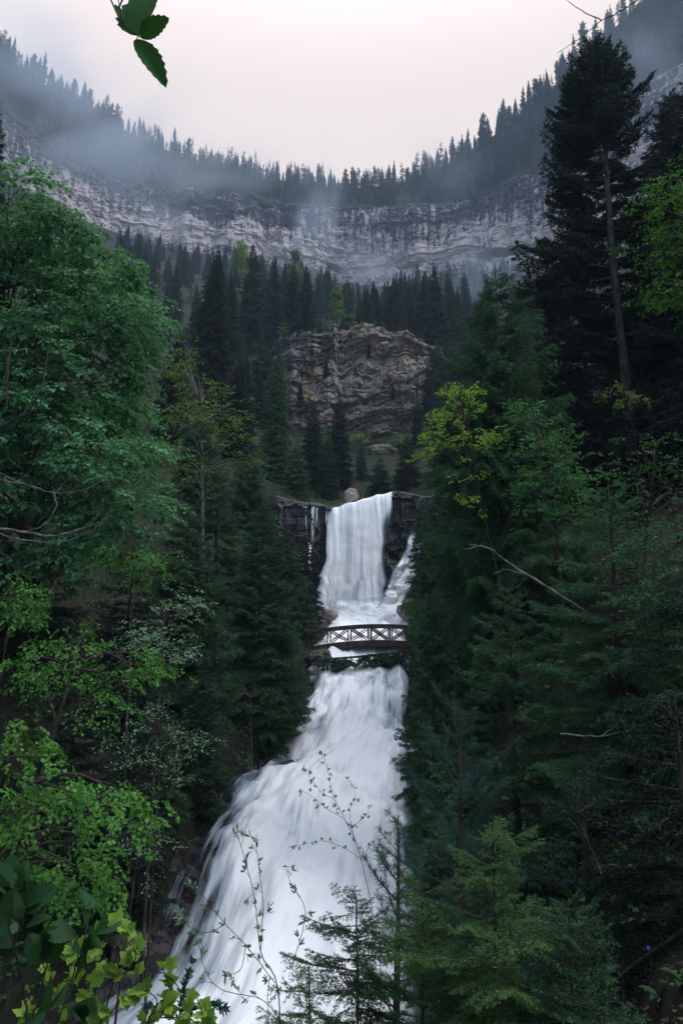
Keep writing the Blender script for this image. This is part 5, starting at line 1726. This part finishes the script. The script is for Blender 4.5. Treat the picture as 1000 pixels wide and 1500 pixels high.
def mist(px, py, Y, size, dens, seed):
    m, t, v = volume('mist', dens, (0.78, 0.87, 1.0), 0.0)
    tc = t.nodes.new('ShaderNodeTexCoord')
    ln = t.nodes.new('ShaderNodeVectorMath'); ln.operation = 'LENGTH'
    t.links.new(tc.outputs['Object'], ln.inputs[0])
    mr = t.nodes.new('ShaderNodeMapRange'); mr.interpolation_type = 'SMOOTHSTEP'
    t.links.new(ln.outputs['Value'], mr.inputs[0])
    mr.inputs[1].default_value, mr.inputs[2].default_value, mr.inputs[3].default_value, mr.inputs[4].default_value = 1.0, 0.1, 0.0, 1.0
    ns_ = t.nodes.new('ShaderNodeTexNoise')
    ns_.inputs['Scale'].default_value = 1.6
    ns_.inputs['Detail'].default_value = 3
    ad = t.nodes.new('ShaderNodeVectorMath'); ad.operation = 'ADD'
    t.links.new(tc.outputs['Object'], ad.inputs[0]); ad.inputs[1].default_value = (seed * 3.3, 0, 0)
    t.links.new(ad.outputs[0], ns_.inputs['Vector'])
    m2 = t.nodes.new('ShaderNodeMapRange')
    t.links.new(ns_.outputs[0], m2.inputs[0])
    m2.inputs[1].default_value, m2.inputs[2].default_value = 0.40, 0.68
    mu = t.nodes.new('ShaderNodeMath'); mu.operation = 'MULTIPLY'
    t.links.new(mr.outputs[0], mu.inputs[0]); t.links.new(m2.outputs[0], mu.inputs[1])
    mu2 = t.nodes.new('ShaderNodeMath'); mu2.operation = 'MULTIPLY'
    t.links.new(mu.outputs[0], mu2.inputs[0]); mu2.inputs[1].default_value = dens
    t.links.new(mu2.outputs[0], v.inputs['Density'])
    S = Soup()
    th_, ph_ = np.meshgrid(np.linspace(0, 2 * PI, 25), np.linspace(PI - 0.001, 0.001, 14))
    grid(S, np.cos(th_) * np.sin(ph_), np.sin(th_) * np.sin(ph_), np.cos(ph_), m)
    o = link('mist', S.mesh('mist', True), loc=P(px, py, Y))
    o.scale = size
    tag(o, kind='stuff')


mist(150, 190, 320, (80, 25, 60), 0.040, 1)
mist(60, 110, 300, (60, 25, 50), 0.034, 5)
mist(465, 300, 395, (24, 14, 55), 0.05, 2)
mist(560, 395, 300, (40, 18, 16), 0.02, 9)
mist(330, 250, 380, (60, 18, 36), 0.026, 10)
mist(640, 240, 380, (40, 16, 36), 0.018, 12)
mist(225, 300, 340, (50, 20, 32), 0.022, 3)
mist(725, 420, 240, (32, 20, 26), 0.03, 4)
mist(960, 90, 260, (50, 20, 55), 0.014, 6)
mist(530, 890, 53.0, (3.6, 1.3, 1.7), 0.8, 8)

# ------------------------------------------------------------------ sky and light
SUN_EL, SUN_AZ = math.radians(56), math.radians(100)      # veiled sun high over the right bank
w = bpy.data.worlds.new('World')
sc.world = w
w.use_nodes = True
t = w.node_tree
t.nodes.clear()
out = t.nodes.new('ShaderNodeOutputWorld')
sky = t.nodes.new('ShaderNodeTexSky')
sky.sky_type = 'NISHITA'
sky.sun_disc = False
sky.sun_elevation = SUN_EL
sky.sun_rotation = SUN_AZ
sky.dust_density = 5.0
bgs = t.nodes.new('ShaderNodeBackground')
bgs.inputs['Strength'].default_value = 0.05
t.links.new(sky.outputs[0], bgs.inputs['Color'])
# cloud cover: whitish, warmer and brighter straight ahead, away from the sun lamp
tc = t.nodes.new('ShaderNodeTexCoord')
dt = t.nodes.new('ShaderNodeVectorMath'); dt.operation = 'DOT_PRODUCT'
t.links.new(tc.outputs['Generated'], dt.inputs[0])
gl = np.array([math.sin(math.radians(1.5)) * math.cos(math.radians(45)), math.cos(math.radians(1.5)) * math.cos(math.radians(45)), math.sin(math.radians(45))])
dt.inputs[1].default_value = gl
nz = t.nodes.new('ShaderNodeTexNoise')
nz.inputs['Scale'].default_value = 2.2
nz.inputs['Detail'].default_value = 4
t.links.new(tc.outputs['Generated'], nz.inputs['Vector'])
ad = t.nodes.new('ShaderNodeMath'); ad.operation = 'MULTIPLY_ADD'
t.links.new(nz.outputs[0], ad.inputs[0]); ad.inputs[1].default_value = 0.10
t.links.new(dt.outputs['Value'], ad.inputs[2])
rp = t.nodes.new('ShaderNodeValToRGB')
t.links.new(ad.outputs[0], rp.inputs[0])
e = rp.color_ramp.elements
e[0].position, e[0].color = 0.85, (0.58, 0.70, 0.88, 1)
e[1].position, e[1].color = 1.03, (1.03, 0.91, 0.87, 1)
e2 = rp.color_ramp.elements.new(0.96); e2.color = (0.90, 0.89, 0.92, 1)
# overcast: brighter overhead
sx = t.nodes.new('ShaderNodeSeparateXYZ')
t.links.new(tc.outputs['Generated'], sx.inputs[0])
zr_ = t.nodes.new('ShaderNodeMapRange'); zr_.interpolation_type = 'SMOOTHSTEP'
t.links.new(sx.outputs[2], zr_.inputs[0])
zr_.inputs[1].default_value, zr_.inputs[2].default_value, zr_.inputs[3].default_value, zr_.inputs[4].default_value = 0.66, 1.0, 0.83, 2.2
bgc = t.nodes.new('ShaderNodeBackground')
t.links.new(rp.outputs[0], bgc.inputs['Color'])
t.links.new(zr_.outputs[0], bgc.inputs['Strength'])
mx = t.nodes.new('ShaderNodeMixShader')
mx.inputs[0].default_value = 0.93
t.links.new(bgs.outputs[0], mx.inputs[1])
t.links.new(bgc.outputs[0], mx.inputs[2])
t.links.new(mx.outputs[0], out.inputs['Surface'])

sun = bpy.data.lights.new('sun', 'SUN')
sun.energy = 2.0
sun.angle = math.radians(30)
sun.color = (1.0, 0.97, 0.93)
so = bpy.data.objects.new('sun', sun)
COL.objects.link(so)
d = Vector((math.sin(SUN_AZ) * math.cos(SUN_EL), math.cos(SUN_AZ) * math.cos(SUN_EL), math.sin(SUN_EL)))
so.rotation_euler = d.to_track_quat('Z', 'Y').to_euler()
so.location = (0, 0, 60)

sc.view_settings.view_transform = 'Standard'
sc.view_settings.look = 'None'
sc.view_settings.exposure = 0.30
sc.view_settings.gamma = 1.0
sc.cycles.use_denoising = True
sc.cycles.max_bounces = 8
sc.cycles.diffuse_bounces = 3
sc.cycles.transmission_bounces = 4
sc.cycles.transparent_max_bounces = 10
sc.cycles.volume_bounces = 1
sc.cycles.volume_step_rate = 2.0
sc.cycles.volume_max_steps = 64
